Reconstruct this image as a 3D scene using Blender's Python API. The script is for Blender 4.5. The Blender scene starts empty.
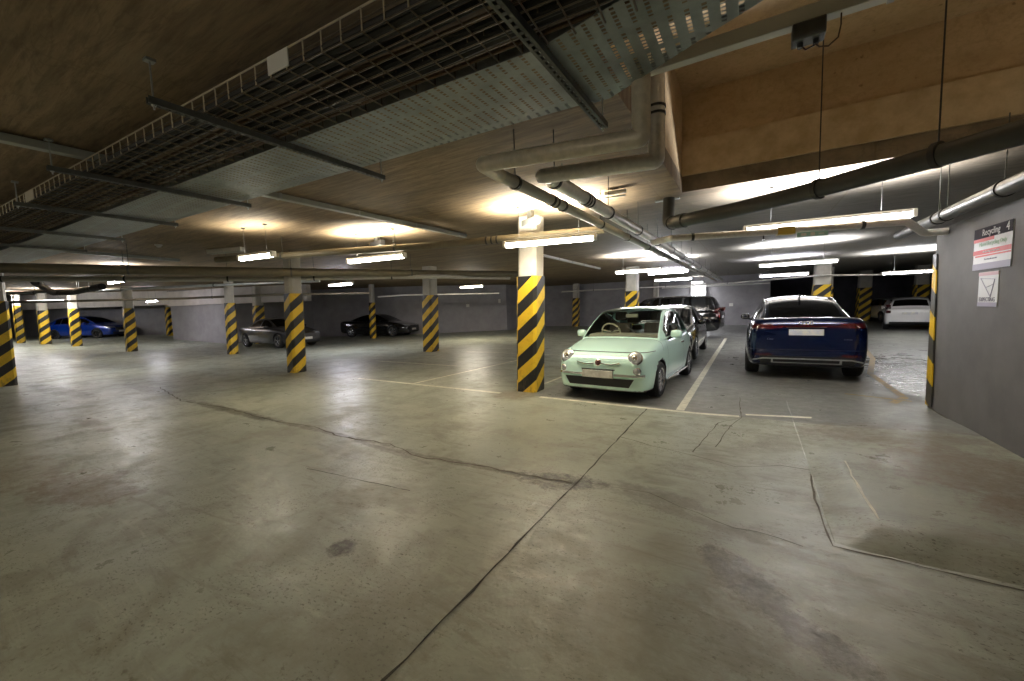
import bpy, bmesh, math, random
from mathutils import Vector, Matrix
from mathutils.bvhtree import BVHTree
random.seed(7)
S = bpy.context.scene
COL = S.collection
PI = math.pi

# ------------------------------------------------------------ camera, world, exposure
M = [[0.855237, -0.016094, -0.517987], [0.517278, 0.087291, 0.851354], [-0.031514, 0.996053, -0.082979]]
cam = bpy.data.cameras.new('camera'); cam.sensor_width = 36; cam.lens = 395/1024*36; cam.clip_end = 300
co = bpy.data.objects.new('camera', cam); COL.objects.link(co)
m4 = Matrix(((M[0][0], M[0][1], -M[0][2], 0), (M[1][0], M[1][1], -M[1][2], 0), (M[2][0], M[2][1], -M[2][2], 1.55), (0, 0, 0, 1)))
co.matrix_world = m4
S.camera = co
S.view_settings.view_transform = 'Standard'; S.view_settings.look = 'None'
S.view_settings.gamma = 1; S.view_settings.use_curve_mapping = False
S.view_settings.exposure = 0.08
w = bpy.data.worlds.new('world'); S.world = w; w.use_nodes = True
w.node_tree.nodes['Background'].inputs[0].default_value = (0.9, 0.85, 1, 1)
w.node_tree.nodes['Background'].inputs[1].default_value = 0.012
LX, LY = 0.0288, 0.0099          # plumb line against the sloping deck
CEIL = 3.15
WARM = (1.0, .92, .76); COOL = (.97, .97, 1.0); VIOL = (.86, .86, 1.0)

# ------------------------------------------------------------ materials
MATS = {}
def mat(name, col, rough=.6, metal=0, bump=0, scale=8, var=0, spec=.5, coat=0, col2=None, emis=None, es=0, stretch=None):
    m = bpy.data.materials.new(name); m.use_nodes = True
    nt = m.node_tree; b = nt.nodes['Principled BSDF']
    b.inputs['Roughness'].default_value = rough; b.inputs['Metallic'].default_value = metal
    b.inputs['Specular IOR Level'].default_value = spec
    b.inputs['Coat Weight'].default_value = coat; b.inputs['Coat Roughness'].default_value = .04
    b.inputs['Base Color'].default_value = (*col, 1)
    if emis: b.inputs['Emission Color'].default_value = (*emis, 1); b.inputs['Emission Strength'].default_value = es
    if var or bump or col2:
        tc = nt.nodes.new('ShaderNodeTexCoord'); mp = nt.nodes.new('ShaderNodeMapping')
        if stretch: mp.inputs['Scale'].default_value = stretch
        n = nt.nodes.new('ShaderNodeTexNoise'); n.inputs['Scale'].default_value = scale; n.inputs['Detail'].default_value = 6
        n.inputs['Roughness'].default_value = .62
        nt.links.new(tc.outputs['Object'], mp.inputs[0]); nt.links.new(mp.outputs[0], n.inputs['Vector'])
        if var or col2:
            c2 = col2 or tuple(c*(1-var) for c in col)
            r = nt.nodes.new('ShaderNodeValToRGB'); r.color_ramp.elements[0].position = .36; r.color_ramp.elements[1].position = .64
            r.color_ramp.elements[0].color = (*c2, 1); r.color_ramp.elements[1].color = (*col, 1)
            nt.links.new(n.outputs['Fac'], r.inputs[0]); nt.links.new(r.outputs[0], b.inputs['Base Color'])
        if bump:
            bp = nt.nodes.new('ShaderNodeBump'); bp.inputs['Strength'].default_value = bump; bp.inputs['Distance'].default_value = .02
            nt.links.new(n.outputs['Fac'], bp.inputs['Height']); nt.links.new(bp.outputs[0], b.inputs['Normal'])
    MATS[name] = m
    return m
class NT:
    """tiny node helper"""
    def __init__(s, m): s.t = m.node_tree
    def n(s, typ, **k):
        x = s.t.nodes.new(typ)
        for a, v in k.items(): setattr(x, a, v)
        return x
    def l(s, a, b): s.t.links.new(a, b)
    def math(s, op, a, b=None, c=None, clamp=False):
        x = s.n('ShaderNodeMath', operation=op, use_clamp=clamp)
        for i, v in enumerate((a, b, c)):
            if v is None: continue
            if isinstance(v, (int, float)): x.inputs[i].default_value = v
            else: s.l(v, x.inputs[i])
        return x.outputs[0]
    def mix(s, f, a, b):
        x = s.n('ShaderNodeMix', data_type='RGBA')
        for i, v in ((0, f), (6, a), (7, b)):
            if isinstance(v, (int, float)): x.inputs[i].default_value = v
            elif isinstance(v, tuple): x.inputs[i].default_value = (*v, 1)
            else: s.l(v, x.inputs[i])
        return x.outputs[2]
    def noise(s, vec, scale, detail=5, rough=.6, dist=0):
        x = s.n('ShaderNodeTexNoise'); x.inputs['Scale'].default_value = scale; x.inputs['Detail'].default_value = detail
        x.inputs['Roughness'].default_value = rough; x.inputs['Distortion'].default_value = dist
        s.l(vec, x.inputs['Vector']); return x.outputs['Fac']
    def ramp(s, f, a, b, smooth=False):
        x = s.n('ShaderNodeMapRange', clamp=True); s.l(f, x.inputs[0])
        if smooth: x.interpolation_type = 'SMOOTHSTEP'
        x.inputs[1].default_value = a; x.inputs[2].default_value = b
        return x.outputs[0]
    def mapv(s, vec, sc=(1, 1, 1), loc=(0, 0, 0), rot=(0, 0, 0)):
        x = s.n('ShaderNodeMapping'); x.inputs['Scale'].default_value = sc; x.inputs['Location'].default_value = loc; x.inputs['Rotation'].default_value = rot
        s.l(vec, x.inputs[0]); return x.outputs[0]

def floor_mat():
    m = bpy.data.materials.new('painted_floor'); m.use_nodes = True; h = NT(m); b = m.node_tree.nodes['Principled BSDF']
    P = h.n('ShaderNodeNewGeometry').outputs['Position']
    big = h.noise(P, .35, 5, .6, .4); med = h.noise(P, 1.6, 6, .65, .3); fine = h.noise(P, 14, 8, .75)
    sw = h.noise(h.mapv(P, (.6, 3.2, 1), rot=(0, 0, .5)), 2.2, 8, .7, 1.2)
    col = h.mix(h.ramp(big, .38, .62), (.32, .335, .26), (.30, .33, .272))
    col = h.mix(h.math('MULTIPLY', h.ramp(med, .46, .62), .62), col, (.185, .185, .13))
    col = h.mix(h.math('MULTIPLY', h.ramp(sw, .54, .64), .5), col, (.17, .168, .118))
    col = h.mix(h.math('MULTIPLY', h.ramp(sw, .44, .32), .45), col, (.42, .42, .345))
    scr = h.noise(h.mapv(P, (1, 9, 1), rot=(0, 0, -.85)), 3.5, 9, .8, .5)
    col = h.mix(h.math('MULTIPLY', h.ramp(scr, .57, .63), .30), col, (.15, .15, .105))
    speck = h.noise(h.mapv(P, (1, 1.6, 1), rot=(0, 0, -.5)), 38, 4, .7)
    col = h.mix(h.math('MULTIPLY', h.math('MULTIPLY', h.ramp(speck, .57, .63), h.ramp(h.noise(P, 1.3, 5, .7), .46, .56)), .85), col, (.07, .062, .042))
    sp = h.math('MULTIPLY', h.ramp(fine, .57, .63), h.ramp(h.noise(P, .9, 3), .45, .62))
    col = h.mix(h.math('MULTIPLY', sp, .7), col, (.11, .095, .065))
    sp0 = h.n('ShaderNodeSeparateXYZ'); h.l(P, sp0.inputs[0])
    edge = h.math('ADD', h.math('SUBTRACT', sp0.outputs[1], 5.98), h.math('MULTIPLY', h.math('SUBTRACT', h.noise(P, 9, 5, .7), .5), .06))
    bay = h.math('MULTIPLY', h.ramp(edge, 0, .03), h.ramp(sp0.outputs[0], -3.35, -3.25))
    col = h.mix(h.math('MULTIPLY', bay, .72), col, h.mix(h.ramp(med, .4, .65), (.115, .117, .118), (.165, .168, .165)))
    # worn, dirty zones with shapes of their own (x, y, radius x, radius y, angle, strength)
    sep = h.n('ShaderNodeSeparateXYZ'); h.l(P, sep.inputs[0])
    spk = h.math('ADD', h.math('MULTIPLY', h.ramp(h.noise(P, 16, 8, .8), .44, .56), .45), .60)
    wob = h.math('MULTIPLY', h.math('SUBTRACT', h.noise(P, 4.5, 9, .8), .5), 3.2)
    for (x, y, rx, ry, a, st, c) in [
            (-1.45, 3.12, .36, .17, .2, 1.0, (.04, .038, .03)), (-.60, 3.22, .42, .11, -.2, .6, (.13, .13, .105)),
            (-2.29, 1.53, .095, .085, 0, 1.0, (.04, .036, .028)), (-5.3, .95, .75, .30, .1, .8, (.12, .085, .04)), (-6.6, .75, 1.0, .3, 0, .4, (.16, .11, .06)),
            (-.02, 2.42, .38, .13, -.9, .9, (.08, .07, .05)), (.28, 2.12, .24, .10, -.6, .9, (.08, .07, .05)),
            (-3.5, 2.95, .7, .05, -.1, .6, (.09, .085, .06)), (-7.4, 3.06, 1.7, .10, -.02, .9, (.08, .075, .05)), (-4.9, 3.05, 1.6, .05, .0, .8, (.10, .095, .065)), (-2.6, 3.02, 1.0, .05, .05, .8, (.10, .095, .065)), (-.2, 2.95, .9, .06, -.25, .5, (.14, .14, .105)),
            (-11.5, 3.2, 1.5, .18, .0, .55, (.09, .08, .06)), (-13.6, 2.2, 2.4, .22, .05, .6, (.07, .065, .05)), (-8.6, 1.7, 1.0, .12, .0, .5, (.13, .10, .06)),
            (1.55, 4.7, .6, .7, 0, .8, (.13, .095, .06)), (1.3, 5.7, .9, .5, 0, .7, (.13, .105, .07)), (1.75, 3.9, .45, .35, 0, .6, (.15, .105, .065)),
            (-10.4, 5.7, 1.5, .35, 0, .5, (.10, .09, .07)), (-3.6, 5.9, .45, .35, 0, .6, (.14, .11, .07)), (-1.6, 1.0, .9, .35, 1.2, .35, (.15, .135, .1)), (-.35, 1.9, .5, .35, .4, .35, (.15, .135, .1)),
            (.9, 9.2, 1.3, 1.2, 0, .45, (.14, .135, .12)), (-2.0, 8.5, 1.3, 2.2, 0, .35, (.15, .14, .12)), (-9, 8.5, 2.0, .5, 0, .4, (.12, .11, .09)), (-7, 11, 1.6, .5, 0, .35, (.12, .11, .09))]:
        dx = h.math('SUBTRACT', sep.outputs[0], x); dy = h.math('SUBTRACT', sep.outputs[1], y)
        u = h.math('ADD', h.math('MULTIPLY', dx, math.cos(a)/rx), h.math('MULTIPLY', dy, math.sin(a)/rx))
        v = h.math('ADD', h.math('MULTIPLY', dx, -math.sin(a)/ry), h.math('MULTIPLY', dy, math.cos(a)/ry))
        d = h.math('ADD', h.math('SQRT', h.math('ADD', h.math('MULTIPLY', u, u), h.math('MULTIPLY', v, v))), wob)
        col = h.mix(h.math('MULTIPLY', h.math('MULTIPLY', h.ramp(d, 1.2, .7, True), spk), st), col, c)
    h.l(col, b.inputs['Base Color'])
    r1 = h.math('MULTIPLY', h.ramp(med, .3, .7), .22)
    r2 = h.math('MULTIPLY', h.ramp(h.noise(P, 7, 6, .7), .35, .65), .16)
    wx = h.math('MULTIPLY', h.math('SUBTRACT', sep.outputs[0], 2.9), 1/1.3); wy = h.math('MULTIPLY', h.math('SUBTRACT', sep.outputs[1], 11.5), 1/4.0)
    wet = h.math('MULTIPLY', h.ramp(h.math('ADD', h.math('ADD', h.math('MULTIPLY', wx, wx), h.math('MULTIPLY', wy, wy)), h.math('MULTIPLY', wob, .3)), 1.1, .2), .13)
    rough = h.math('SUBTRACT', h.math('ADD', h.math('ADD', r1, r2), .20), wet, clamp=True)
    h.l(rough, b.inputs['Roughness'])
    b.inputs['Specular IOR Level'].default_value = .5
    bp = h.n('ShaderNodeBump'); bp.inputs['Strength'].default_value = .45; bp.inputs['Distance'].default_value = .012
    h.l(h.math('ADD', h.math('MULTIPLY', fine, .35), h.math('MULTIPLY', h.noise(P, 3.0, 4), 1.2)), bp.inputs['Height']); h.l(bp.outputs[0], b.inputs['Normal'])
    return m
def ceiling_mat():
    m = bpy.data.materials.new('board_marked_concrete'); m.use_nodes = True; h = NT(m); b = m.node_tree.nodes['Principled BSDF']
    P = h.n('ShaderNodeNewGeometry').outputs['Position']
    g1 = h.noise(h.mapv(P, (.5, 3.5, 1.0)), 1.4, 7, .65, .8); g2 = h.noise(h.mapv(P, (1.2, 12, 1.2)), 2.2, 7, .7, .3); g3 = h.noise(P, .6, 4, .6, .5)
    col = h.mix(h.ramp(g1, .35, .65), (.16, .112, .06), (.285, .208, .118))
    col = h.mix(h.math('MULTIPLY', h.ramp(g2, .44, .64), .7), col, (.10, .064, .032))
    col = h.mix(h.math('MULTIPLY', h.ramp(g3, .5, .68), .4), col, (.31, .245, .155))
    vein = h.math('ABSOLUTE', h.math('SUBTRACT', h.noise(h.mapv(P, (.55, 1.9, 1), rot=(0, 0, .35)), 1.1, 4, .6, 1.4), .5))
    col = h.mix(h.math('MULTIPLY', h.ramp(vein, .010, .0), .28), col, (.07, .042, .022))
    sp = h.n('ShaderNodeSeparateXYZ'); h.l(P, sp.inputs[0])
    # shutter board joints; cool lamp tint painted as grey further in, browner over the aisle
    gx = h.ramp(sp.outputs[1], 5.0, 9.5, True); rx = h.ramp(sp.outputs[0], -6.0, -1.5, True)
    grey = h.mix(h.ramp(g2, .4, .7), (.29, .27, .235), (.17, .158, .135))
    col = h.mix(h.math('MULTIPLY', gx, rx), col, grey)
    jx = h.math('ABSOLUTE', h.math('SUBTRACT', h.math('FRACT', h.math('MULTIPLY', sp.outputs[0], 1/2.44)), .5))
    jy = h.math('ABSOLUTE', h.math('SUBTRACT', h.math('FRACT', h.math('MULTIPLY', sp.outputs[1], 1/1.22)), .5))
    j = h.math('MAXIMUM', h.ramp(jx, .006, .002), h.ramp(jy, .011, .004))
    col = h.mix(h.math('MULTIPLY', j, .35), col, (.14, .09, .045))
    h.l(col, b.inputs['Base Color']); b.inputs['Roughness'].default_value = .75
    bp = h.n('ShaderNodeBump'); bp.inputs['Strength'].default_value = .4; bp.inputs['Distance'].default_value = .01
    h.l(g2, bp.inputs['Height']); h.l(bp.outputs[0], b.inputs['Normal'])
    return m
def recess_mat():
    m = bpy.data.materials.new('recess_concrete'); m.use_nodes = True; h = NT(m); b = m.node_tree.nodes['Principled BSDF']
    P = h.n('ShaderNodeNewGeometry').outputs['Position']
    g1 = h.noise(h.mapv(P, (1, 1, 3)), 1.5, 7, .65); g2 = h.noise(P, 18, 7, .7); pit = h.noise(P, 9, 2, .5)
    col = h.mix(h.ramp(g1, .35, .65), (.50, .36, .20), (.62, .46, .27))
    col = h.mix(h.math('MULTIPLY', h.ramp(g2, .48, .70), .4), col, (.30, .20, .10))
    col = h.mix(h.math('MULTIPLY', h.ramp(h.noise(P, 2.6, 8, .75, .6), .52, .66), .25), col, (.24, .165, .09))
    col = h.mix(h.math('MULTIPLY', h.ramp(pit, .73, .77), .5), col, (.12, .07, .03))
    h.l(col, b.inputs['Base Color']); b.inputs['Roughness'].default_value = .8
    return m
def stripe_mat(name='hazard_stripes', yel=(.78, .51, .03), blk=(.018, .018, .018), period=.483, k=.85, off=.17):
    m = bpy.data.materials.new(name); m.use_nodes = True; h = NT(m); b = m.node_tree.nodes['Principled BSDF']
    uv = h.n('ShaderNodeUVMap'); uv.uv_map = 'UVMap'; sp = h.n('ShaderNodeSeparateXYZ'); h.l(uv.outputs[0], sp.inputs[0])
    P = h.n('ShaderNodeNewGeometry').outputs['Position']
    t = h.math('FRACT', h.math('ADD', h.math('MULTIPLY', h.math('SUBTRACT', sp.outputs[1], h.math('MULTIPLY', sp.outputs[0], k)), 1/period), off))
    f = h.math('GREATER_THAN', t, .5)
    dirt = h.noise(P, 6, 7, .7); scuff = h.noise(h.mapv(P, (2, 2, .6)), 9, 6, .75)
    y = h.mix(h.math('MULTIPLY', h.ramp(dirt, .52, .72), .5), yel, (.36, .20, .02))
    k2 = h.mix(h.math('MULTIPLY', h.ramp(scuff, .60, .75), .5), blk, (.09, .08, .07))
    col = h.mix(f, k2, y)
    low = h.math('MULTIPLY', h.ramp(sp.outputs[1], .5, .0), h.ramp(scuff, .5, .6))
    col = h.mix(h.math('MULTIPLY', low, .6), col, (.12, .09, .05))
    h.l(col, b.inputs['Base Color']); b.inputs['Roughness'].default_value = .38
    bp = h.n('ShaderNodeBump'); bp.inputs['Strength'].default_value = .15; h.l(dirt, bp.inputs['Height']); h.l(bp.outputs[0], b.inputs['Normal'])
    return m
def glass_mat(name, tint, rough=.02, fac=.0):
    m = bpy.data.materials.new(name); m.use_nodes = True; h = NT(m); nt = m.node_tree
    nt.nodes.remove(nt.nodes['Principled BSDF']); out = nt.nodes['Material Output']
    tr = h.n('ShaderNodeBsdfTransparent'); tr.inputs[0].default_value = (*tint, 1)
    gl = h.n('ShaderNodeBsdfGlossy'); gl.inputs['Roughness'].default_value = rough
    fr = h.n('ShaderNodeFresnel'); fr.inputs[0].default_value = 1.5
    mx = h.n('ShaderNodeMixShader'); h.l(h.math('ADD', fr.outputs[0], fac, clamp=True), mx.inputs[0]); h.l(tr.outputs[0], mx.inputs[1]); h.l(gl.outputs[0], mx.inputs[2]); h.l(mx.outputs[0], out.inputs[0])
    return m
def perforated_mat():
    m = bpy.data.materials.new('perforated_galvanised'); m.use_nodes = True; h = NT(m); nt = m.node_tree; b = nt.nodes['Principled BSDF']; out = nt.nodes['Material Output']
    tc = h.n('ShaderNodeTexCoord'); sp = h.n('ShaderNodeSeparateXYZ'); h.l(tc.outputs['Object'], sp.inputs[0])
    x = h.math('FRACT', h.math('MULTIPLY', sp.outputs[0], 1/.075)); y = h.math('FRACT', h.math('MULTIPLY', sp.outputs[1], 1/.030))
    hx = h.math('LESS_THAN', x, .30); hy = h.math('LESS_THAN', y, .62)
    row = h.math('LESS_THAN', h.math('FRACT', h.math('MULTIPLY', sp.outputs[1], 1/.24)), .80)
    hole = h.math('MULTIPLY', h.math('MULTIPLY', hx, hy), row)
    n = h.noise(tc.outputs['Object'], 5, 6, .65)
    h.l(h.mix(h.ramp(n, .35, .65), (.22, .25, .24), (.31, .34, .33)), b.inputs['Base Color']); b.inputs['Metallic'].default_value = .55; b.inputs['Roughness'].default_value = .48
    tr = h.n('ShaderNodeBsdfTransparent'); mx = h.n('ShaderNodeMixShader'); h.l(hole, mx.inputs[0]); h.l(b.outputs[0], mx.inputs[1]); h.l(tr.outputs[0], mx.inputs[2]); h.l(mx.outputs[0], out.inputs[0])
    return m

FLOOR = floor_mat(); CONC = ceiling_mat(); RECESS = recess_mat(); STRIPE = stripe_mat()
STRIPE2 = stripe_mat('hazard_stripes_edge', (.72, .46, .02), (.05, .05, .045), .62, .9, .55)
PERF = perforated_mat()
WALL = mat('grey_wall_paint', (.135, .133, .13), .62, bump=.12, scale=2.2, var=.22, spec=.35)
WALLV = mat('violet_grey_wall_paint', (.36, .35, .365), .65, bump=.08, scale=1.6, var=.2)
WALLD = mat('dark_wall_paint', (.075, .072, .085), .8, var=.3, scale=2)
WALLW = mat('white_wall_paint', (.75, .75, .76), .7, var=.08, scale=2)
BEAMM = mat('pale_beam_paint', (.75, .70, .66), .75, var=.22, scale=1.1, bump=.15)
COLM = mat('column_paint', (.60, .57, .50), .7, var=.2, scale=2.5, bump=.1)
GALV = mat('galvanised_steel', (.42, .44, .43), .42, metal=.7, var=.2, scale=7)
GALVD = mat('dull_galvanised_steel', (.115, .12, .11), .5, metal=.5, var=.3, scale=9)
WIRE = mat('wire_mesh_steel', (.12, .095, .065), .42, metal=.6)
WIRE_LIT = mat('lit_wire_steel', (.58, .52, .38), .4, metal=.5)  # lit copy of the mesh steel, light on the near edge put into the colour
CABLE = mat('black_cable_sheath', (.018, .017, .016), .55, var=.3, scale=20)
COPPER = mat('brown_cable_sheath', (.10, .055, .025), .55, var=.3, scale=20)
PIPE = mat('plastic_pipe_grey', (.52, .50, .45), .38, var=.15, scale=4)
FOIL = mat('foil_lagging', (.78, .75, .70), .32, metal=.5, bump=.35, scale=26, var=.15)
FOILD = mat('canvas_lagging', (.66, .60, .48), .42, metal=.2, bump=.2, scale=18, var=.2)
DPIPE = mat('dark_drain_pipe', (.052, .053, .046), .42, var=.25, scale=5)
TPIPE = mat('tan_pipe', (.19, .165, .11), .5, var=.25, scale=3, metal=.15)
CLAMP = mat('clamp_black', (.02, .02, .02), .45)
TRUNK = mat('trunking_grey', (.33, .35, .31), .45, metal=.3, var=.15, scale=4)
WHITEP = mat('white_plastic', (.75, .74, .70), .4)
LINE = mat('worn_line_paint', (.80, .78, .64), .55, col2=(.55, .54, .44), scale=9)
YLINE = mat('worn_yellow_line_paint', (.42, .27, .07), .5, col2=(.22, .20, .15), scale=7)
CRACK = mat('crack_dirt', (.055, .05, .038), .9, var=.4, scale=12)
CRACKL = mat('crack_dirt_pale', (.13, .115, .085), .85, var=.4, scale=12)
TYRE = mat('tyre_rubber', (.014, .014, .014), .75, bump=.1, scale=30)
ALLOY = mat('alloy_rim', (.62, .63, .65), .25, metal=.9)
ALLOYD = mat('dark_alloy_rim', (.05, .05, .055), .3, metal=.8)
CHROME = mat('chrome', (.8, .8, .8), .12, metal=1)
BLACKP = mat('black_plastic', (.016, .016, .017), .45)
INTER = mat('dark_cabin_trim', (.02, .02, .022), .7)
GLASS = glass_mat('clear_car_glass', (.72, .78, .75))
GLASST = glass_mat('tinted_car_glass', (.10, .11, .115), fac=.02)
HEAD = mat('headlight_lens', (.62, .64, .66), .08, metal=.55, coat=1)
TAIL = mat('tail_lamp_red', (.075, .004, .005), .15, coat=1)
PLATE = mat('number_plate_white', (.72, .71, .66), .5, col2=(.52, .50, .44), scale=9)
PLATEY = mat('number_plate_pale', (.70, .68, .60), .5, col2=(.50, .52, .60), scale=7)
IVORY = mat('ivory_leather', (.56, .52, .42), .55)
SEATM = mat('brown_seat_fabric', (.07, .055, .042), .8)
def paint(name, c, rough=.22, metal=.25):
    return mat(name, c, rough, metal=metal, coat=1)
_em = {}
def emit(c, s):
    k = (c, s)
    if k not in _em:
        m = bpy.data.materials.new('lit_tube'); m.use_nodes = True; nt = m.node_tree
        b = nt.nodes['Principled BSDF']; b.inputs['Base Color'].default_value = (.9, .9, .9, 1)
        b.inputs['Emission Color'].default_value = (*c, 1); b.inputs['Emission Strength'].default_value = s
        _em[k] = m
    return _em[k]

# ------------------------------------------------------------ mesh helpers
class MB:
    def __init__(s): s.bm = bmesh.new()
    def box(s, c, d, rot=None, bev=0):
        r = bmesh.ops.create_cube(s.bm, size=1)
        R = rot if rot is not None else Matrix.Identity(3)
        vs = r['verts']
        for v in vs: v.co = R @ Vector((v.co.x*d[0], v.co.y*d[1], v.co.z*d[2])) + Vector(c)
        if bev:
            es = list({e for v in vs for e in v.link_edges})
            bmesh.ops.bevel(s.bm, geom=es, offset=bev, segments=2, affect='EDGES', profile=.5)
        return s
    def tube(s, pts, r, n=12, caps=True, closed=False):
        pts = [Vector(p) for p in pts]; rings = []; N = len(pts)
        rr = r if isinstance(r, (list, tuple)) else [r]*N
        up = None
        for i, p in enumerate(pts):
            if closed: t = (pts[(i+1) % N]-pts[i-1]).normalized()
            else: t = (pts[min(i+1, N-1)]-pts[max(i-1, 0)]).normalized()
            if up is None: up = Vector((0, 0, 1)) if abs(t.z) < .9 else Vector((1, 0, 0))
            a = t.cross(up)
            if a.length < 1e-4: a = t.orthogonal()
            a.normalize(); b = a.cross(t).normalized(); up = b
            k = 1
            if 0 < i < N-1 or closed:
                d0 = (pts[i]-pts[i-1]).normalized(); d1 = (pts[(i+1) % N]-pts[i]).normalized()
                k = 1/max(.6, math.cos(d0.angle(d1, 0)/2))
            rings.append([s.bm.verts.new(p + (a*math.cos(2*PI*j/n)+b*math.sin(2*PI*j/n))*rr[i]*(k if k < 1.3 else 1.3)) for j in range(n)])
        for i in range(N-1 if not closed else N):
            A, B = rings[i], rings[(i+1) % N]
            for j in range(n): s.bm.faces.new((A[j], A[(j+1) % n], B[(j+1) % n], B[j]))
        if caps and not closed: s.bm.faces.new(rings[0][::-1]); s.bm.faces.new(rings[-1])
        return s
    def lathe(s, prof, c, axis='x', n=28):
        """prof = [(radius, offset along axis)]; closed ring profile"""
        rings = []
        for j in range(n):
            a = 2*PI*j/n; ca, sa = math.cos(a), math.sin(a); ring = []
            for (r, o) in prof:
                if axis == 'x': v = (o, r*ca, r*sa)
                elif axis == 'y': v = (r*ca, o, r*sa)
                else: v = (r*ca, r*sa, o)
                ring.append(s.bm.verts.new(Vector(v)+Vector(c)))
            rings.append(ring)
        for j in range(n):
            A, B = rings[j], rings[(j+1) % n]
            for i in range(len(prof)-1): s.bm.faces.new((A[i], A[i+1], B[i+1], B[i]))
        return s
    def prism(s, poly, z0, z1):
        a = [s.bm.verts.new((x, y, z0)) for x, y in poly]; b = [s.bm.verts.new((x, y, z1)) for x, y in poly]
        s.bm.faces.new(a[::-1]); s.bm.faces.new(b)
        for i in range(len(poly)): s.bm.faces.new((a[i], a[(i+1) % len(poly)], b[(i+1) % len(poly)], b[i]))
        return s
    def quad(s, *p): s.bm.faces.new([s.bm.verts.new(q) for q in p]); return s
    def grid(s, rows):
        vs = [[s.bm.verts.new(p) for p in r] for r in rows]
        for i in range(len(vs)-1):
            for j in range(len(vs[0])-1): s.bm.faces.new((vs[i][j], vs[i][j+1], vs[i+1][j+1], vs[i+1][j]))
        return s
    def build(s, name, m, parent=None, smooth=False, recalc=True, lean=False, sharp=.6):
        if lean:
            for v in s.bm.verts: v.co.x += LX*v.co.z; v.co.y += LY*v.co.z
        if recalc: bmesh.ops.recalc_face_normals(s.bm, faces=s.bm.faces)
        me = bpy.data.meshes.new(name); s.bm.to_mesh(me); s.bm.free()
        for x in (m if isinstance(m, list) else [m]): me.materials.append(x)
        if smooth:
            me.polygons.foreach_set('use_smooth', [True]*len(me.polygons)); me.set_sharp_from_angle(angle=sharp)
        o = bpy.data.objects.new(name, me); COL.objects.link(o)
        if parent: o.parent = parent
        return o
def tag(o, label, cat, group=None):
    o['label'] = label; o['category'] = cat
    if group: o['group'] = group
    return o
def struct(o): o['kind'] = 'structure'; return o
def thing(name, label, cat, loc=(0, 0, 0), rz=0, group=None):
    o = bpy.data.objects.new(name, None); COL.objects.link(o); o.location = loc; o.rotation_euler = (0, 0, rz); o.empty_display_size = .2
    return tag(o, label, cat, group)
def smooth01(t): t = max(0, min(1, t)); return t*t*(3-2*t)
def rise(x): return max(0, -26-x)*.052 if x > -34 else .416 + (-34-x)*.01

# ------------------------------------------------------------ the setting
def build_floor():
    xs = [-60, -50, -42, -38, -34, -30, -26, -20, -14, -8, -4, -2, 0, 2.3, 6, 14, 22]
    ys = [-9, -4, 0, 3, 6, 10, 15, 22, 30, 40]
    b = MB(); b.grid([[(x, y, rise(x)) for x in xs] for y in ys]); o = b.build('floor', FLOOR)
    for p in o.data.polygons:
        if p.normal.z < 0: p.flip()
    struct(o)
    # raised concrete apron towards the grey wall
    b = MB(); rows = []
    nx, ny = 44, 60
    for j in range(ny+1):
        y = 3.03 + (7.3-3.03)*j/ny; r = []
        for i in range(nx+1):
            x = .46 + (2.2-.46)*(i/nx)**1.25
            wob = .02*math.sin(y*7)+.012*math.sin(y*17+1) if y < 4.4 else 0
            wy = .02*math.sin(x*5+1)+.01*math.sin(x*19)
            ax = max(0, min(1, (x-.48-wob)/.23)); ay = max(0, min(1, (y-3.05-wy)/.30))
            hgt = .072*ax*ay*(1-smooth01((y-4.25)/2.6)*(1 - .45*smooth01((x-.6)/1.4)))*(1 if y < 4.3 else 1-smooth01((y-4.3)/1.2)*(1-smooth01((x-.5)/1.2)))
            hgt *= 1-smooth01((y-6.2)/1.0)
            r.append((x, y, hgt+.003-(.012 if (i == 0 or j == 0 or j == ny) else 0)))
        rows.append(r)
    b.grid(rows); o = b.build('concrete_apron', FLOOR, smooth=True, sharp=.35)
    for p in o.data.polygons:
        if p.normal.z < 0: p.flip()
    struct(o)
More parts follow.
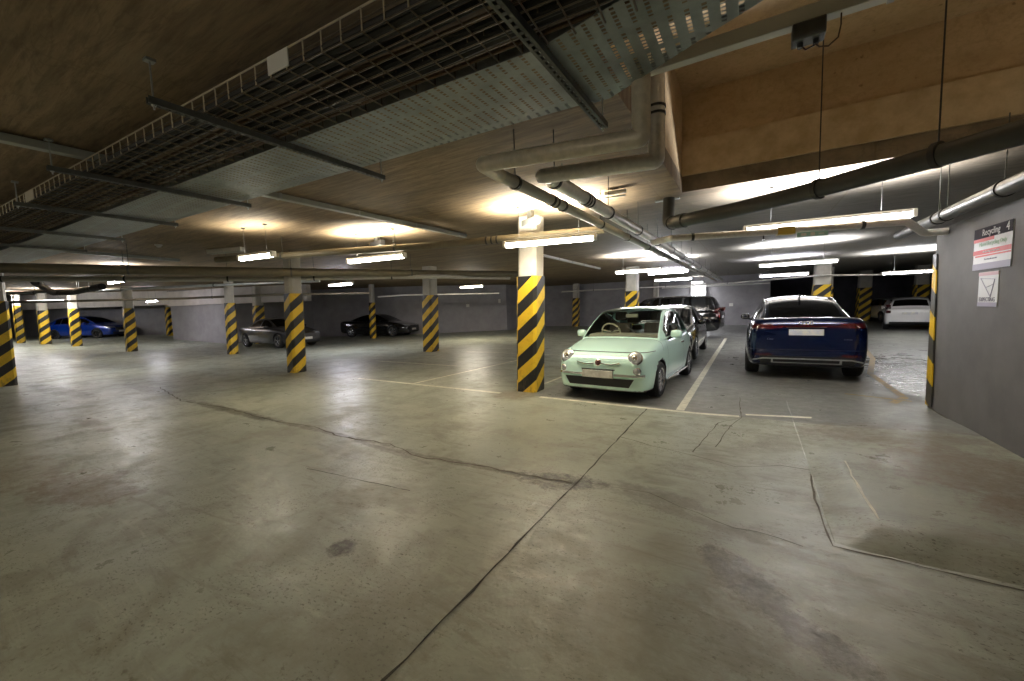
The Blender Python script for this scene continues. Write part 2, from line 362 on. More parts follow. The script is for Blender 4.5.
def build_ceiling():
    b = MB(); X0, X1, Y0, Y1 = -.90, 9.0, 2.55, 6.40
    def q(xa, ya, xb, yb, z=CEIL):
        b.box(((xa+xb)/2, (ya+yb)/2, z+.11), (xb-xa, yb-ya, .22))
    q(-26, -9, X0, 40); q(X0, -9, 22, Y0); q(X0, Y1, 22, 40)
    b.quad((-26, -9, CEIL), (-60, -9, CEIL+.75), (-60, 40, CEIL+.75), (-26, 40, CEIL))
    b.quad((-26, -9, CEIL+.2), (-60, -9, CEIL+.95), (-60, 40, CEIL+.95), (-26, 40, CEIL+.2))
    struct(b.build('ceiling', CONC))
    # raised recess in the slab
    r = MB()
    zt = 4.52; zj = 3.83; xa, xb = X0, X1
    r.box(((xa+xb)/2, Y1+.115, (zj+zt)/2+.02), (xb-xa+.4, .20, zt-zj+.24))            # upper lift of the back face
    r2 = MB(); r2.box(((xa+xb)/2, Y1+.055, (CEIL+.23+zj)/2), (xb-xa+.4, .20, zj-CEIL-.21))            # lower lift, slightly proud
    r.box((X0-.10, (Y0+Y1)/2, (CEIL+.22+zt)/2+.05), (.20, Y1-Y0, zt-CEIL-.1))
    r.box(((xa+xb)/2, Y0-.10, (CEIL+.22+zt)/2+.05), (xb-xa+.2, .20, zt-CEIL-.1))
    r.box((X1+.1, (Y0+Y1)/2, (CEIL+.22+zt)/2+.05), (.20, Y1-Y0, zt-CEIL-.1))
    struct(r.build('ceiling_recess', RECESS)); struct(r2.build('ceiling_recess_lower_lift', mat('recess_concrete_pale', (.66, .52, .33), .8, col2=(.50, .37, .21), scale=5, bump=.2)))
    r = MB(); r.box(((xa+xb)/2, (Y0+Y1)/2, zt+.1), (xb-xa+.4, Y1-Y0+.4, .2)); struct(r.build('ceiling_recess_soffit', RECESS))
def wall(name, pts, z1, m, th=.2, z0=0.0, lean=False):
    b = MB()
    for i in range(len(pts)-1):
        a, c = Vector((*pts[i][:2], 0)), Vector((*pts[i+1][:2], 0)); d = (c-a).normalized(); n = Vector((-d.y, d.x, 0))*th
        za, zc = (pts[i][2] if len(pts[i]) > 2 else z0), (pts[i+1][2] if len(pts[i+1]) > 2 else z0)
        z1a = z1 + (za-z0)*1.2; z1c = z1+(zc-z0)*1.2
        vs = [b.bm.verts.new(v) for v in [(*a.xy, za), (*c.xy, zc), (*(c+n).xy, zc), (*(a+n).xy, za), (*a.xy, z1a), (*c.xy, z1c), (*(c+n).xy, z1c), (*(a+n).xy, z1a)]]
        for f in ((0, 1, 5, 4), (1, 2, 6, 5), (2, 3, 7, 6), (3, 0, 4, 7), (4, 5, 6, 7), (3, 2, 1, 0)): b.bm.faces.new([vs[k] for k in f])
    return struct(b.build(name, m, lean=lean))
build_floor(); build_ceiling()
wall('wall_right', [(2.1, 7.55), (2.1, -9)], 2.40, WALL, th=.35)
wall('wall_back', [(-30.9, 10.1, .12), (-25.5, 10.9), (-25.3, 15.9), (-20, 18.3), (-17.9, 20.2), (-14.6, 23.4), (-14.3, 28.4), (-6.5, 28.8)], CEIL, WALLV)
wall('wall_back_inner', [(-6.5, 28.8), (.95, 28.9)], CEIL, WALLV)
wall('wall_left', [(-58, 3.0, .5), (-42, 7.6, .42), (-36.8, 10.7, .38), (-30.9, 14, .2)], CEIL+.3, WALLV)
wall('wall_far', [(.95, 28.9), (1.0, 37), (21, 38)], CEIL, WALLD)
wall('wall_far_right', [(21, 38), (21, -9)], CEIL, WALLD)
wall('wall_rear', [(2.45, -8.8), (-59, -8.8, .6)], CEIL, WALL)
wall('wall_far_left', [(-58, -8.8, .6), (-58, 3, .6)], CEIL+.5, WALL)

def ribbon(name, pts, wdt, m, z=.0035, jit=0, taper=False, seg=.12):
    """flat strip of paint or dirt laid on the floor"""
    P = []
    for i in range(len(pts)-1):
        a, c = Vector(pts[i]), Vector(pts[i+1]); n = max(1, int((c-a).length/seg)) if jit else 1
        for k in range(n): P.append(a.lerp(c, k/n))
    P.append(Vector(pts[-1])); b = MB(); L = []
    for i, p in enumerate(P):
        d = (P[min(i+1, len(P)-1)]-P[max(i-1, 0)]).normalized(); n = Vector((-d.y, d.x))
        o = random.uniform(-jit, jit) if jit else 0; ww = wdt*(random.uniform(.35, 1.25) if jit else 1)/2
        zz = z+rise(p.x)
        L.append(((p+n*(o+ww)).x, (p+n*(o+ww)).y, zz)); L.append(((p+n*(o-ww)).x, (p+n*(o-ww)).y, zz))
    b.grid([L[0::2], L[1::2]]); o = b.build(name, m)
    for p in o.data.polygons:
        if p.normal.z < 0: p.flip()
    return struct(o)
# painted bay lines
ribbon('bay_line', [(-7.9, 5.98), (-3.9, 5.95)], .085, LINE)
ribbon('bay_line', [(-3.1, 5.95), (-.62, 5.93), (-.12, 5.99)], .085, LINE)
ribbon('bay_line', [(-.05, 6.12), (1.35, 6.45)], .07, LINE)
ribbon('bay_line', [(-.86, 6.0), (-.90, 18.6)], .11, LINE)
ribbon('bay_line', [(-6.15, 6.02), (-5.85, 10.3)], .085, LINE)
ribbon('bay_line', [(-10.2, 8.38), (-6.9, 8.38)], .085, LINE)
ribbon('bay_line', [(-8.9, 11.4), (-3.2, 11.4)], .08, LINE)
ribbon('bay_line', [(-3.55, 7.0), (-3.5, 10.8)], .07, LINE)
ribbon('yellow_bay_line', [(1.75, 7.6), (2.0, 8.1), (2.05, 10.4), (2.6, 13.0), (3.1, 17)], .10, YLINE)
ribbon('yellow_bay_line', [(1.3, 8.1), (2.02, 7.85)], .07, YLINE)
ribbon('drain_gap', [(-.14, 7.2), (-.10, 5.95), (-.34, 5.55), (-.50, 4.34)], .012, CRACKL, jit=.01)
ribbon('drain_gap', [(-.09, 6.0), (-.25, 5.2), (-.30, 4.6)], .010, CRACKL, jit=.01)
# cracks and joints
ribbon('floor_joint', [(-1.30, 5.88), (-1.29, 3.1), (-1.30, .4), (-1.3, -1)], .016, CRACK, jit=.006)
ribbon('floor_crack', [(-11.5, 3.4), (-9.1, 3.0), (-7.6, 3.12), (-6.0, 3.02), (-5.0, 3.12), (-4.4, 3.0), (-3.6, 3.1), (-3.0, 2.95), (-2.4, 3.05), (-1.8, 3.07), (-1.32, 3.12)], .020, CRACKL, jit=.02)
ribbon('floor_crack', [(-1.28, 4.5), (-.9, 4.35), (-.51, 4.27), (-.11, 4.12), (.25, 4.33), (.47, 4.34)], .012, CRACKL, jit=.014)
ribbon('floor_crack', [(.47, 4.34), (.44, 3.7), (.46, 3.03), (1.25, 3.01), (2.1, 3.03)], .014, CRACKL, jit=.008)
ribbon('floor_crack', [(-1.2, 3.2), (-.7, 3.22), (-.2, 3.0), (.3, 2.95)], .008, CRACKL, jit=.02)
ribbon('floor_crack', [(-3.8, 2.2), (-3.1, 2.28), (-2.5, 2.33)], .008, CRACK, jit=.012)
ribbon('scuffed_ridge', [(.74, 4.5), (.73, 3.9), (.74, 3.38)], .02, LINE, z=.078, jit=.008)
# bright rust-coloured joint at the foot of the grey wall
ribbon('wall_foot_joint', [(2.09, 7.5), (2.09, 4.4)], .03, CRACKL, z=.012, jit=.006)

# ------------------------------------------------------------ columns
def column(x, y, label, wd=.5, paint_h=2.1, top=CEIL, base=0.0, round_=.05, rz=0, low=0):
    t = thing('concrete_column', label, 'column', (x, y, base), rz, 'striped columns of the car park')
    def ring(hw, ch): return [(hw, -hw+ch), (hw, hw-ch), (hw-ch, hw), (-hw+ch, hw), (-hw, hw-ch), (-hw, -hw+ch), (-hw+ch, -hw), (hw-ch, -hw)]
    h = wd/2
    b = MB(); b.prism(ring(h-.02, round_), 0, top-base+.01); b.build('shaft', COLM, t, lean=True)
    b = MB(); R = ring(h, round_); uvl = b.bm.loops.layers.uv.new('UVMap'); nz = 14
    # perimeter distance measured from the front left edge, seen from the aisle
    R = R[6:]+R[:6]; per = [0]
    for i in range(8): per.append(per[-1]+(Vector(R[(i+1) % 8])-Vector(R[i])).length)
    for i in range(8):
        for k in range(nz):
            z0, z1 = .01+(paint_h-.01)*k/nz, .01+(paint_h-.01)*(k+1)/nz
            p, q = R[i], R[(i+1) % 8]
            def P(a, z): s_ = 1+.006*math.sin(z*31+a[0]*40)+(.010*math.sin(z*60) if z < .25 else 0); return (a[0]*s_, a[1]*s_, z)
            vs = [b.bm.verts.new(v) for v in (P(p, z0), P(q, z0), P(q, z1), P(p, z1))]
            f = b.bm.faces.new(vs)
            for lp, uv in zip(f.loops, ((per[i], z0), (per[i+1], z0), (per[i+1], z1), (per[i], z1))): lp[uvl].uv = uv
    for z in (.01, paint_h):
        f = b.bm.faces.new([b.bm.verts.new((a[0], a[1], z)) for a in R])
        for lp in f.loops: lp[uvl].uv = (0, 0)
    bmesh.ops.remove_doubles(b.bm, verts=b.bm.verts, dist=.0005)
    b.build('striped_cladding', STRIPE, t, lean=True)
    return t
column(-3.51, 6.38, 'broad white column with yellow and black stripes beside the mint hatchback, scuffed', .41)
column(-10.46, 6.0, 'striped column standing in front of the grey saloon, second nearest of its row', .37)
column(-10.30, 11.05, 'striped column to the right of the black saloon, before the back wall', .46)
column(-18.27, 7.87, 'striped column to the left of the grey saloon, with white top', .32)
column(-25.86, 6.78, 'striped column alone in front of the dark violet wall, with bright white left edge', .38)
column(-30.71, 5.9, 'striped column at the right end of the blue car', .38, base=.13)
column(-33.15, 5.21, 'striped column covering the middle of the blue car, chipped near its foot', .40, base=.30, paint_h=1.9)
column(-35.19, 4.63, 'striped column at the left end of the blue car', .32, base=.42)
column(-15.86, 1.75, 'striped column cut off by the left edge of the photo', .36)
column(-19.0, 15.55, 'slim striped column standing in front of the black saloon', .30)
column(-33.6, 10.9, 'dim striped column at the end of the grey wall, left of the grey saloon', .46, base=.2)
column(-23.35, 11.45, 'striped column half hidden behind the roof of the grey saloon', .46)
column(-11.2, 27.6, 'distant slim striped column left of the mint hatchback in the far bay', .44)
column(-4.55, 17.6, 'striped column rising behind the roof of the mint hatchback', .52)
column(2.45, 21.2, 'bright column rising behind the roof of the blue coupe SUV', .60)
column(3.35, 27.0, 'darker column directly behind the one above the blue coupe SUV', .55)
column(6.0, 33.0, 'dim striped column in the dark between blue coupe SUV and pale parked cars', .66)
column(7.9, 30.4, 'dim striped column standing behind the white hatchback', .56)
column(-5.4, 26.9, 'pale column at the far wall left of the bright white panel', .36, paint_h=1.9)

# striped corner guard on the grey wall
def corner_guard():
    b = MB(); uvl = b.bm.loops.layers.uv.new('UVMap'); nz = 16; H = 2.08
    prof = [(2.34, 7.575), (2.09, 7.575), (2.075, 7.55), (2.075, 7.34)]
    for i in range(3):
        for k in range(nz):
            z0, z1 = .04+(H-.04)*k/nz, .04+(H-.04)*(k+1)/nz; (xa, ya), (xb, yb) = prof[i], prof[i+1]
            if i == 2: yb0, yb1 = yb+.10*z0/H, yb+.10*z1/H
            else: yb0 = yb1 = yb
            f = b.bm.faces.new([b.bm.verts.new(v) for v in ((xa, ya, z0), (xb, yb0, z0), (xb, yb1, z1), (xa, ya, z1))])
            for lp, uv in zip(f.loops, ((-i*.1, z0), (-(i+1)*.1, z0), (-(i+1)*.1, z1), (-i*.1, z1))): lp[uvl].uv = uv
    bmesh.ops.remove_doubles(b.bm, verts=b.bm.verts, dist=.0005)
    ext = bmesh.ops.solidify(b.bm, geom=b.bm.faces[:], thickness=.012)
    tag(b.build('corner_guard', STRIPE2), 'tall thin yellow and black corner guard on the edge of the grey wall', 'corner guard')
corner_guard()

# ------------------------------------------------------------ downstand beams and pale panels
def beam(pts, z0, z1, m, th=.35, name='ceiling_beam'): 
    for i in range(len(pts)-1): wall(name, [pts[i], pts[i+1]], z1, m, th=th, z0=z0)
beam([(-43.5, 5.6, 2.45), (-30.9, 10.0, 2.4)], 2.30, CEIL+.1, BEAMM)
beam([(-30.9, 10.0, 2.30), (-25.4, 10.6, 2.28)], 2.28, CEIL, BEAMM)
beam([(-25.4, 10.6), (-20.5, 12.6)], 2.26, CEIL, BEAMM)
b = MB(); b.box((-3.0, 28.5, 1.45), (.9, .06, 2.6)); struct(b.build('wall_white_panel', WALLW))

# ------------------------------------------------------------ luminaires
def area(name, loc, size, sizey, energy, col, rot, parent, spread=PI):
    l = bpy.data.lights.new(name, 'AREA'); l.shape = 'RECTANGLE'; l.size = size; l.size_y = sizey; l.energy = energy; l.color = col; l.spread = spread
    o = bpy.data.objects.new(name, l); COL.objects.link(o); o.parent = parent; o.location = loc; o.rotation_euler = rot
    return o
def lamp(x, y, z, rz, label, L=1.8, col=WARM, up=60, down=40, es=30, rods=True, back=False, spread=2.5):
    t = thing('fluorescent_light', label, 'ceiling light', (x, y, z), rz, 'fluorescent batten lights')
    b = MB(); b.box((0, 0, .055), (L-.06, .07, .04), bev=.008)
    for s in (-1, 1): b.box((s*(L/2-.02), 0, .02), (.05, .10, .10), bev=.01)
    b.build('housing', WHITEP, t)
    b = MB(); b.tube([(-L/2+.05, 0, -.005), (L/2-.05, 0, -.005)], .034, 12); b.build('tube', emit(col, es), t, smooth=True)
    if rods:
        for s in (-1, 1):
            b = MB(); zc = CEIL-z+max(0, -26-x)*.75/34; b.tube([(s*L*.32, 0, .07), (s*L*.32, 0, zc)], .003, 6); b.box((s*L*.32, 0, zc-.01), (.05, .05, .02)); b.build('hanger', CLAMP, t)
    if up: area('uplight', (0, .0, .10), L*.95, .07, up, col, (PI, 0, 0), t, spread)
    if down: area('downlight', (0, 0, -.035), L*.95, .05, down, col, (0, 0, 0), t)
    return t
lamp(-2.76, 5.73, 2.56, .205, 'warm lit tube in front of the broad striped column by the mint hatchback', L=1.5, col=WARM, up=200, down=85)
lamp(-6.45, 5.45, 2.60, .113, 'warm lit tube hanging between the two nearest columns, left of the mint hatchback', L=1.5, col=WARM, up=150, down=50)
lamp(-7.64, 3.80, 2.60, .124, 'short warm lit tube above and before the grey saloon', L=.95, col=WARM, up=25, down=45)
lamp(.82, 6.98, 2.57, .10, 'longest brightest tube nearest the grey wall, above the blue coupe SUV', L=1.9, col=COOL, up=230, down=45)
lamp(1.10, 14.2, 2.56, .0, 'upper lit tube directly behind the longest one, above the blue coupe SUV', L=1.9, col=COOL, up=280, down=60)
lamp(1.02, 18.6, 2.47, .0, 'lower short lit tube just above the rear roof of the blue coupe SUV', L=1.6, col=VIOL, up=160, down=60)
lamp(5.0, 19.6, 2.36, .0, 'lit tube over the white hatchback, left of the corner guard', L=1.9, col=COOL, up=380, down=70)
lamp(-3.2, 13.3, 2.60, .0, 'leftmost lit tube above the dark cars behind the mint hatchback', L=1.5, col=COOL, es=95, up=260, down=60)
lamp(-2.62, 15.3, 2.64, .0, 'middle lit tube above the dark cars behind the mint hatchback', L=1.4, col=COOL, es=95, up=200, down=60)
lamp(-3.25, 20.3, 2.64, .0, 'rear lowest lit tube above the large black SUV', L=1.7, col=VIOL, es=95, up=120, down=160)
lamp(-13.94, 10.0, 2.67, -.05, 'lit tube above the hood of the black saloon', L=1.6, col=VIOL, es=95, up=60, down=190)
lamp(-11.7, 15.6, 2.62, .0, 'lit tube to the right of the black saloon near the back wall', L=1.4, col=WARM, es=95, up=150, down=200)
lamp(-16.0, 4.05, 2.68, .0, 'pale glowing lamp above the lone column on the left', L=1.5, col=COOL, es=95, up=60, down=60)
lamp(-26.7, 8.0, 2.47, -.05, 'small pale tube low over the violet wall on the left', L=1.8, col=VIOL, es=45, up=60, down=80)
lamp(-30.5, 5.0, 2.62, .6, 'distant lamp above the right part of the blue car', L=1.8, col=COOL, es=95, up=130, down=170)
lamp(-35.6, 4.2, 2.72, .6, 'distant lamp above the left part of the blue car', L=1.8, col=COOL, es=95, up=130, down=170)
lamp(-22.0, 4.6, 2.75, .1, 'lamp partly hidden by dark ducts at the far left', L=1.4, col=COOL, es=95, up=160, down=90)
lamp(-3.0, 27.8, 2.78, .0, 'small added lamp brightening the white wall panel', L=.7, col=COOL, up=10, down=110)  # added lamp, put here only to brighten the panel
# unseen lamps: added behind the camera to light floor and recess; another beyond wall
lamp(-1.2, -2.0, 2.60, .1, 'unseen tube added over the aisle behind the viewpoint, right hand one', col=WARM, up=80, down=48)
lamp(-7.0, -2.2, 2.60, .1, 'unseen tube added over the aisle behind the viewpoint, left hand one', col=WARM, up=55, down=45)
lamp(4.8, 4.8, 2.60, .1, 'tube hidden by the grey wall, over the neighbouring aisle', col=WARM, up=12, down=20)

# unlit ceiling boxes
def ceiling_box(x, y, rz, label, L=.55, m=WHITEP, z=CEIL-.07, w=.12, h=.10):
    t = thing('emergency_light', label, 'emergency light', (x, y, z), rz)
    b = MB(); b.box((0, 0, .02), (L, w, h), bev=.012); b.build('body', m, t)
    b = MB(); b.box((0, 0, -.036), (L*.9, w*.8, .016), bev=.005); b.build('diffuser', TRUNK, t)
    b = MB(); b.box((0, 0, .07), (L*.3, w*.5, max(.02, CEIL-z-.07)*1.0)); 
    for v in b.bm.verts: v.co.z = .06 if v.co.z < .07 else CEIL-z
    b.build('bracket', GALVD, t)
ceiling_box(-6.95, 5.95, -.25, 'dark unlit box on the bright ceiling above the left warm tube', .5, BLACKP, z=3.0)
ceiling_box(-3.18, 5.95, -.5, 'dark unlit box hung above the lit tube at the broad striped column', .42, GALVD, z=2.95)
ceiling_box(-9.2, 6.3, .3, 'pale unlit batten on the ceiling left of the warm tube', .8)
ceiling_box(-10.6, 4.6, .3, 'pale unlit box on the ceiling above the left columns', 1.0)
ceiling_box(-1.65, 5.6, .1, 'pale unlit batten on the ceiling behind the silver pipes', .3, w=.06, h=.05)
def detector(x, y, label):
    t = thing('smoke_detector', label, 'smoke detector', (x, y, CEIL), 0)
    b = MB(); b.lathe([(.0, 0), (.065, 0), (.065, -.02), (.05, -.03), (0, -.03)], (0, 0, 0), 'z', 18); b.build('base', WHITEP, t, smooth=True)
    b = MB(); b.lathe([(.0, -.03), (.045, -.03), (.04, -.055), (.0, -.065)], (0, 0, 0), 'z', 18); b.build('sensor_head', WHITEP, t, smooth=True)
detector(-6.05, 5.35, 'round smoke detector on the ceiling above the left warm tube')
detector(-11.0, 3.5, 'round smoke detector on the brown ceiling at far left')
detector(-5.7, 10.9, 'round smoke detector on the ceiling right of the broad striped column')

# ------------------------------------------------------------ cable containment
def frame_at(a, c):
    a, c = Vector(a), Vector(c); return a, c, (c-a).normalized()
def basket(x0, y0, x1, y1, z, w_, label, step=.15, side=.115):
    """open wire tray: the near edge runs from (x0,y0) to (x1,y1)"""
    L = math.hypot(x1-x0, y1-y0); t = thing('wire_cable_tray', label, 'cable tray', (x0, y0, z), math.atan2(y1-y0, x1-x0))
    b = MB(); r = .0042
    b.tube([(0, 0, side*.5), (L, 0, side*.5)], r, 5)
    for yy, zz in [(w_, side), (w_, side*.5)]: b.tube([(0, yy, zz), (L, yy, zz)], r, 5)
    for k in range(7): b.tube([(0, w_*k/6, 0), (L, w_*k/8, 0)], r, 5)
    n = int(L/step)
    for k in range(n+1):
        xx = L*k/n; b.tube([(xx, 0, side), (xx, 0, 0), (xx, w_, 0), (xx, w_, side)], r, 4)
    b.build('wire_mesh', WIRE, t)
    b = MB(); b.tube([(0, 0, side), (L, 0, side)], .0055, 5)
    for k in range(n+1): b.tube([(L*k/n, -.002, side), (L*k/n, -.002, .0)], .0052, 4)
    b.build('edge_rail', WIRE_LIT, t)
    return t
ZT = 2.93
def yl(x): return 1.43+(x+1.3)*.052
basket(-14.5, yl(-14.5), .9, yl(.9), ZT, .56, 'long brown wire mesh tray of cables running across the ceiling')
bt = bpy.data.objects['wire_cable_tray']
b = MB(); b.box((12.18, -.010, .06), (.19, .006, .10)); b.build('splice_plate', WHITEP, bt)
b = MB(); b.box((7.5, -.010, .05), (.30, .006, .10)); b.build('splice_plate', IVORY, bt)
# divider mesh in the middle of the tray
b = MB()
for zz in (.05, .09): b.tube([(0, .33, zz), (15.2, .33, zz)], .004, 4)
for k in range(150): b.tube([(k*.1+.05, .33, 0), (k*.1+.05, .33, .09)], .004, 4)
b.build('divider_mesh', WIRE, bt)
cab = [(.02, .02, 'black cable right against the near edge rail of the tray'), (.40, .016, 'thin black cable just beyond the tray divider, below the others'), (.06, .028, 'thick black cable at the near edge of the wire tray'), (.115, .022, 'black cable second from the near edge of the wire tray'), (.175, .022, 'black cable third from the near edge of the wire tray'), (.235, .012, 'thin dark cable in the middle of the wire tray'), (.30, .024, 'thick dark cable beside the tray divider'), (.38, .02, 'black cable beyond the tray divider'), (.44, .026, 'thick black cable nearest the perforated tray'), (.50, .012, 'thin brown cable at the far edge of the wire tray')]
for k, (oy, r, lab) in enumerate(cab):
    pts = []
    for i in range(40):
        x = -14.3+15.1*i/39; pts.append((x, yl(x)+oy+random.uniform(-.012, .012), ZT+r+.006+random.uniform(0, .004)))
    tag(MB().tube(pts, r, 8).build('power_cable', COPPER if k in (5, 9) else CABLE, smooth=True), lab, 'cable', 'cables in the wire tray')
# perforated tray alongside
def ptray():
    t = thing('perforated_cable_tray', 'grey perforated metal cable tray running beside the wire mesh tray', 'cable tray', (0, 0, ZT))
    def yL(x): return 2.02+(x+.9)*.045
    def yR(x): return 2.72+(x+.9)*.075
    xa, xb = -14.5, -.95
    b = MB(); b.grid([[(xa, yL(xa), 0), (xb, yL(xb), 0)], [(xa, yL(xa)+.70, 0), (xb, yR(xb), 0)]]); b.build('perforated_base', PERF, t)
    b = MB()
    b.quad((xa, yL(xa), 0), (xb, yL(xb), 0), (xb, yL(xb), .06), (xa, yL(xa), .06)); b.quad((xa, yL(xa)+.70, 0), (xb, yR(xb), 0), (xb, yR(xb), .06), (xa, yL(xa)+.70, .06))
    bmesh.ops.solidify(b.bm, geom=b.bm.faces[:], thickness=.004); b.build('side_flange', GALV, t)
    # widening piece towards the recess
    poly = [(-1.0, 2.02), (-.50, 1.92), (.25, 1.62), (.75, 1.95), (-.22, 2.42), (-.84, 2.75), (-1.0, 2.75)]
    b = MB(); b.bm.faces.new([b.bm.verts.new((x, y, .004)) for x, y in poly]); b.build('angled_base', PERF, t)
    b = MB()
    for i in (1, 0): (x0, y0), (x1, y1) = poly[i], poly[i+1]; b.quad((x0, y0, .004), (x1, y1, .004), (x1, y1, .05), (x0, y0, .05))
    for i in (3, 4): (x0, y0), (x1, y1) = poly[i], poly[i+1]; b.quad((x0, y0, .004), (x1, y1, .004), (x1, y1, .05), (x0, y0, .05))
    bmesh.ops.solidify(b.bm, geom=b.bm.faces[:], thickness=.004); b.build('angled_flange', GALV, t)
ptray()
# strut channels hung on threaded rods
def strut(x, y0, y1, label, w_=.042, z=2.90):
    t = thing('strut_channel', label, 'strut', (x, y0, z), 0, 'struts carrying the cable trays')
    L = y1-y0; b = MB(); h = .041
    b.box((-w_/2+.002, L/2, -.0), (.004, L, h)); b.box((w_/2-.002, L/2, 0), (.004, L, h))
    # slotted web on the underside, ladder of solid pieces between the slots
    for s in (-1, 1): b.box((s*w_*.33, L/2, -h/2), (w_*.30, L, .004))
    n = int(L/.05)
    for k in range(n): b.box((0, (k+.5)*L/n, -h/2), (w_*.5, .022, .004))
    b.build('channel', GALVD, t)
    for yy in (.03, L-.03):
        b = MB(); b.tube([(0, yy, -.05), (0, yy, CEIL-z)], .0055, 6); b.box((0, yy, CEIL-z-.008), (.05, .05, .016)); b.build('threaded_rod', GALV, t)
        b = MB(); b.lathe([(0, -.03), (.014, -.03), (.014, -.018), (0, -.018)], (0, yy, 0), 'z', 6); b.build('nut', GALV, t)
strut(-.98, 1.15, 3.05, 'large slotted strut under the trays, nearest the silver pipe bends', .06)
strut(-3.21, 1.04, 2.88, 'strut under the trays with a rod at upper left, second nearest')
strut(-5.3, .97, 2.62, 'strut under the trays third from the silver pipe bends')
strut(-7.15, 1.02, 2.52, 'strut under the trays fourth from the silver pipe bends')
strut(-9.1, 1.0, 2.45, 'strut under the trays fifth from the silver pipe bends')
strut(-11.0, .95, 2.4, 'strut under the trays at the far left end')
# trunkings on the ceiling
def trunking(x0, y0, x1, y1, z, label, w_=.09, h=.07, m=TRUNK, lids=True):
    L = math.hypot(x1-x0, y1-y0); t = thing('cable_trunking', label, 'trunking', (x0, y0, z), math.atan2(y1-y0, x1-x0))
    b = MB(); b.box((L/2, 0, 0), (L, w_, h), bev=.006); b.build('body', m, t)
    if lids:
        for k in range(1, int(L/1.2)+1): MB().box((min(k*1.2, L-.05), 0, 0), (.03, w_+.008, h+.008)).build('bracket', GALV, t)
trunking(-5.42, -.6, -5.25, 6.85, 3.10, 'long grey trunking on the ceiling crossing above the wire tray')
trunking(-5.45, 10.9, -5.6, 16.6, 3.10, 'pale trunking on the ceiling right of the broad striped column', m=WHITEP)
trunking(-12.7, .6, -13.2, 4.6, 3.10, 'pale trunking on the ceiling at far left beyond the trays')
trunking(-.62, 2.83, 2.08, 2.85, 3.09, 'pale grey trunking crossing the ceiling recess at the top', w_=.07, h=.085, m=mat('pale_trunking', (.62, .62, .54), .45))

# junction box with cable tail on that trunking
t = thing('junction_box', 'small dark junction box with loose wires under the pale trunking', 'junction box', (.24, 2.83, 3.00))
MB().box((0, 0, 0), (.15, .10, .09), bev=.008).build('box', GALVD, t)
for s in (-1, 1): MB().tube([(s*.035, 0, -.045), (s*.035, 0, -.07)], .014, 10).build('cable_gland', CLAMP, t)
MB().tube([(.03, 0, -.065), (.05, 0, -.09), (.09, .0, -.10), (.13, 0, -.07), (.14, 0, -.01), (.14, 0, .05)], .004, 6).build('cable_tail', COPPER, t, smooth=True)
MB().tube([(-.03, 0, -.06), (-.01, 0, -.085), (.03, 0, -.075)], .004, 6).build('cable_tail', TAIL, t, smooth=True)

# ------------------------------------------------------------ pipes
def arc_pts(pts, r, n=6):
    """round the corners of a polyline"""
    P = [Vector(p) for p in pts]; out = [P[0]]
    for i in range(1, len(P)-1):
        a, c = (P[i-1]-P[i]).normalized(), (P[i+1]-P[i]).normalized(); rr = min(r, (P[i-1]-P[i]).length*.45, (P[i+1]-P[i]).length*.45)
        A, C = P[i]+a*rr, P[i]+c*rr
        for k in range(n+1):
            s = k/n; out.append(A*(1-s)**2+P[i]*2*s*(1-s)+C*s*s)
    out.append(P[-1]); return out
def pipe(pts, r, m, label, bend=.1, clamps=(), bands=(), name='pipe', cat='pipe', hang=True, couplers=()):
    """clamps: distances along the run that carry a ring hung from the ceiling; bands: wider dark sleeves"""
    P = arc_pts(pts, bend); o = P[0].copy(); t = thing(name, label, cat, tuple(o))
    Q = [p-o for p in P]; MB().tube(Q, r, 18).build('pipe_run', m, t, smooth=True)
    d = [0]
    for i in range(len(Q)-1): d.append(d[-1]+(Q[i+1]-Q[i]).length)
    def at(s):
        for i in range(len(Q)-1):
            if d[i+1] >= s: k = (s-d[i])/max(1e-6, d[i+1]-d[i]); return Q[i].lerp(Q[i+1], k), (Q[i+1]-Q[i]).normalized()
        return Q[-1], (Q[-1]-Q[-2]).normalized()
    for s in clamps:
        p, dr = at(s); b = MB(); b.tube([p-dr*.018, p+dr*.018], r+.010, 18)
        b.build('clamp', CLAMP if m is not TPIPE else GALVD, t, smooth=True)
        if hang and (p+o).z+r < CEIL-.02:
            b = MB(); b.tube([p+Vector((0, 0, r)), Vector((p.x, p.y, CEIL-o.z))], .005, 6); b.build('hanger_rod', GALVD, t)
    for s, ln in bands:
        p, dr = at(s); b = MB(); b.tube([p-dr*ln/2, p+dr*ln/2], r+.007, 18); b.build('band', BLACKP, t, smooth=True)
    for s, ln in couplers:
        p, dr = at(s); b = MB(); b.tube([p-dr*ln/2, p+dr*ln/2], r+.012, 18); b.build('coupling', m, t, smooth=True)
    return t
pipe([(-.62, 2.68, 3.1), (-.62, 2.68, 2.60), (-1.80, 2.60, 2.66), (-1.86, 2.95, 2.68)], .058, FOILD, 'left lagged pipe dropping and turning beside the ceiling recess', bend=.025, name='lagged_pipe')
pipe([(-.61, 3.10, 3.3), (-.61, 3.10, 2.58), (-1.50, 3.02, 2.62), (-1.57, 3.32, 2.70)], .058, FOIL, 'right foil lagged pipe dropping and turning beside the ceiling recess', bend=.025, bands=((.40, .015), (.35, .015)), name='lagged_pipe')
pipe([(-1.86, 2.95, 2.68), (-1.83, 12, 2.70), (-1.80, 26, 2.72)], .055, PIPE, 'thinner grey pipe running alongside the silver pipe away to the far wall', clamps=(.25, 1.3, 2.6, 4.0, 5.5, 7, 9, 11, 13.5, 16), bands=((1.0, .04), (1.1, .03)), name='straight_pipe')
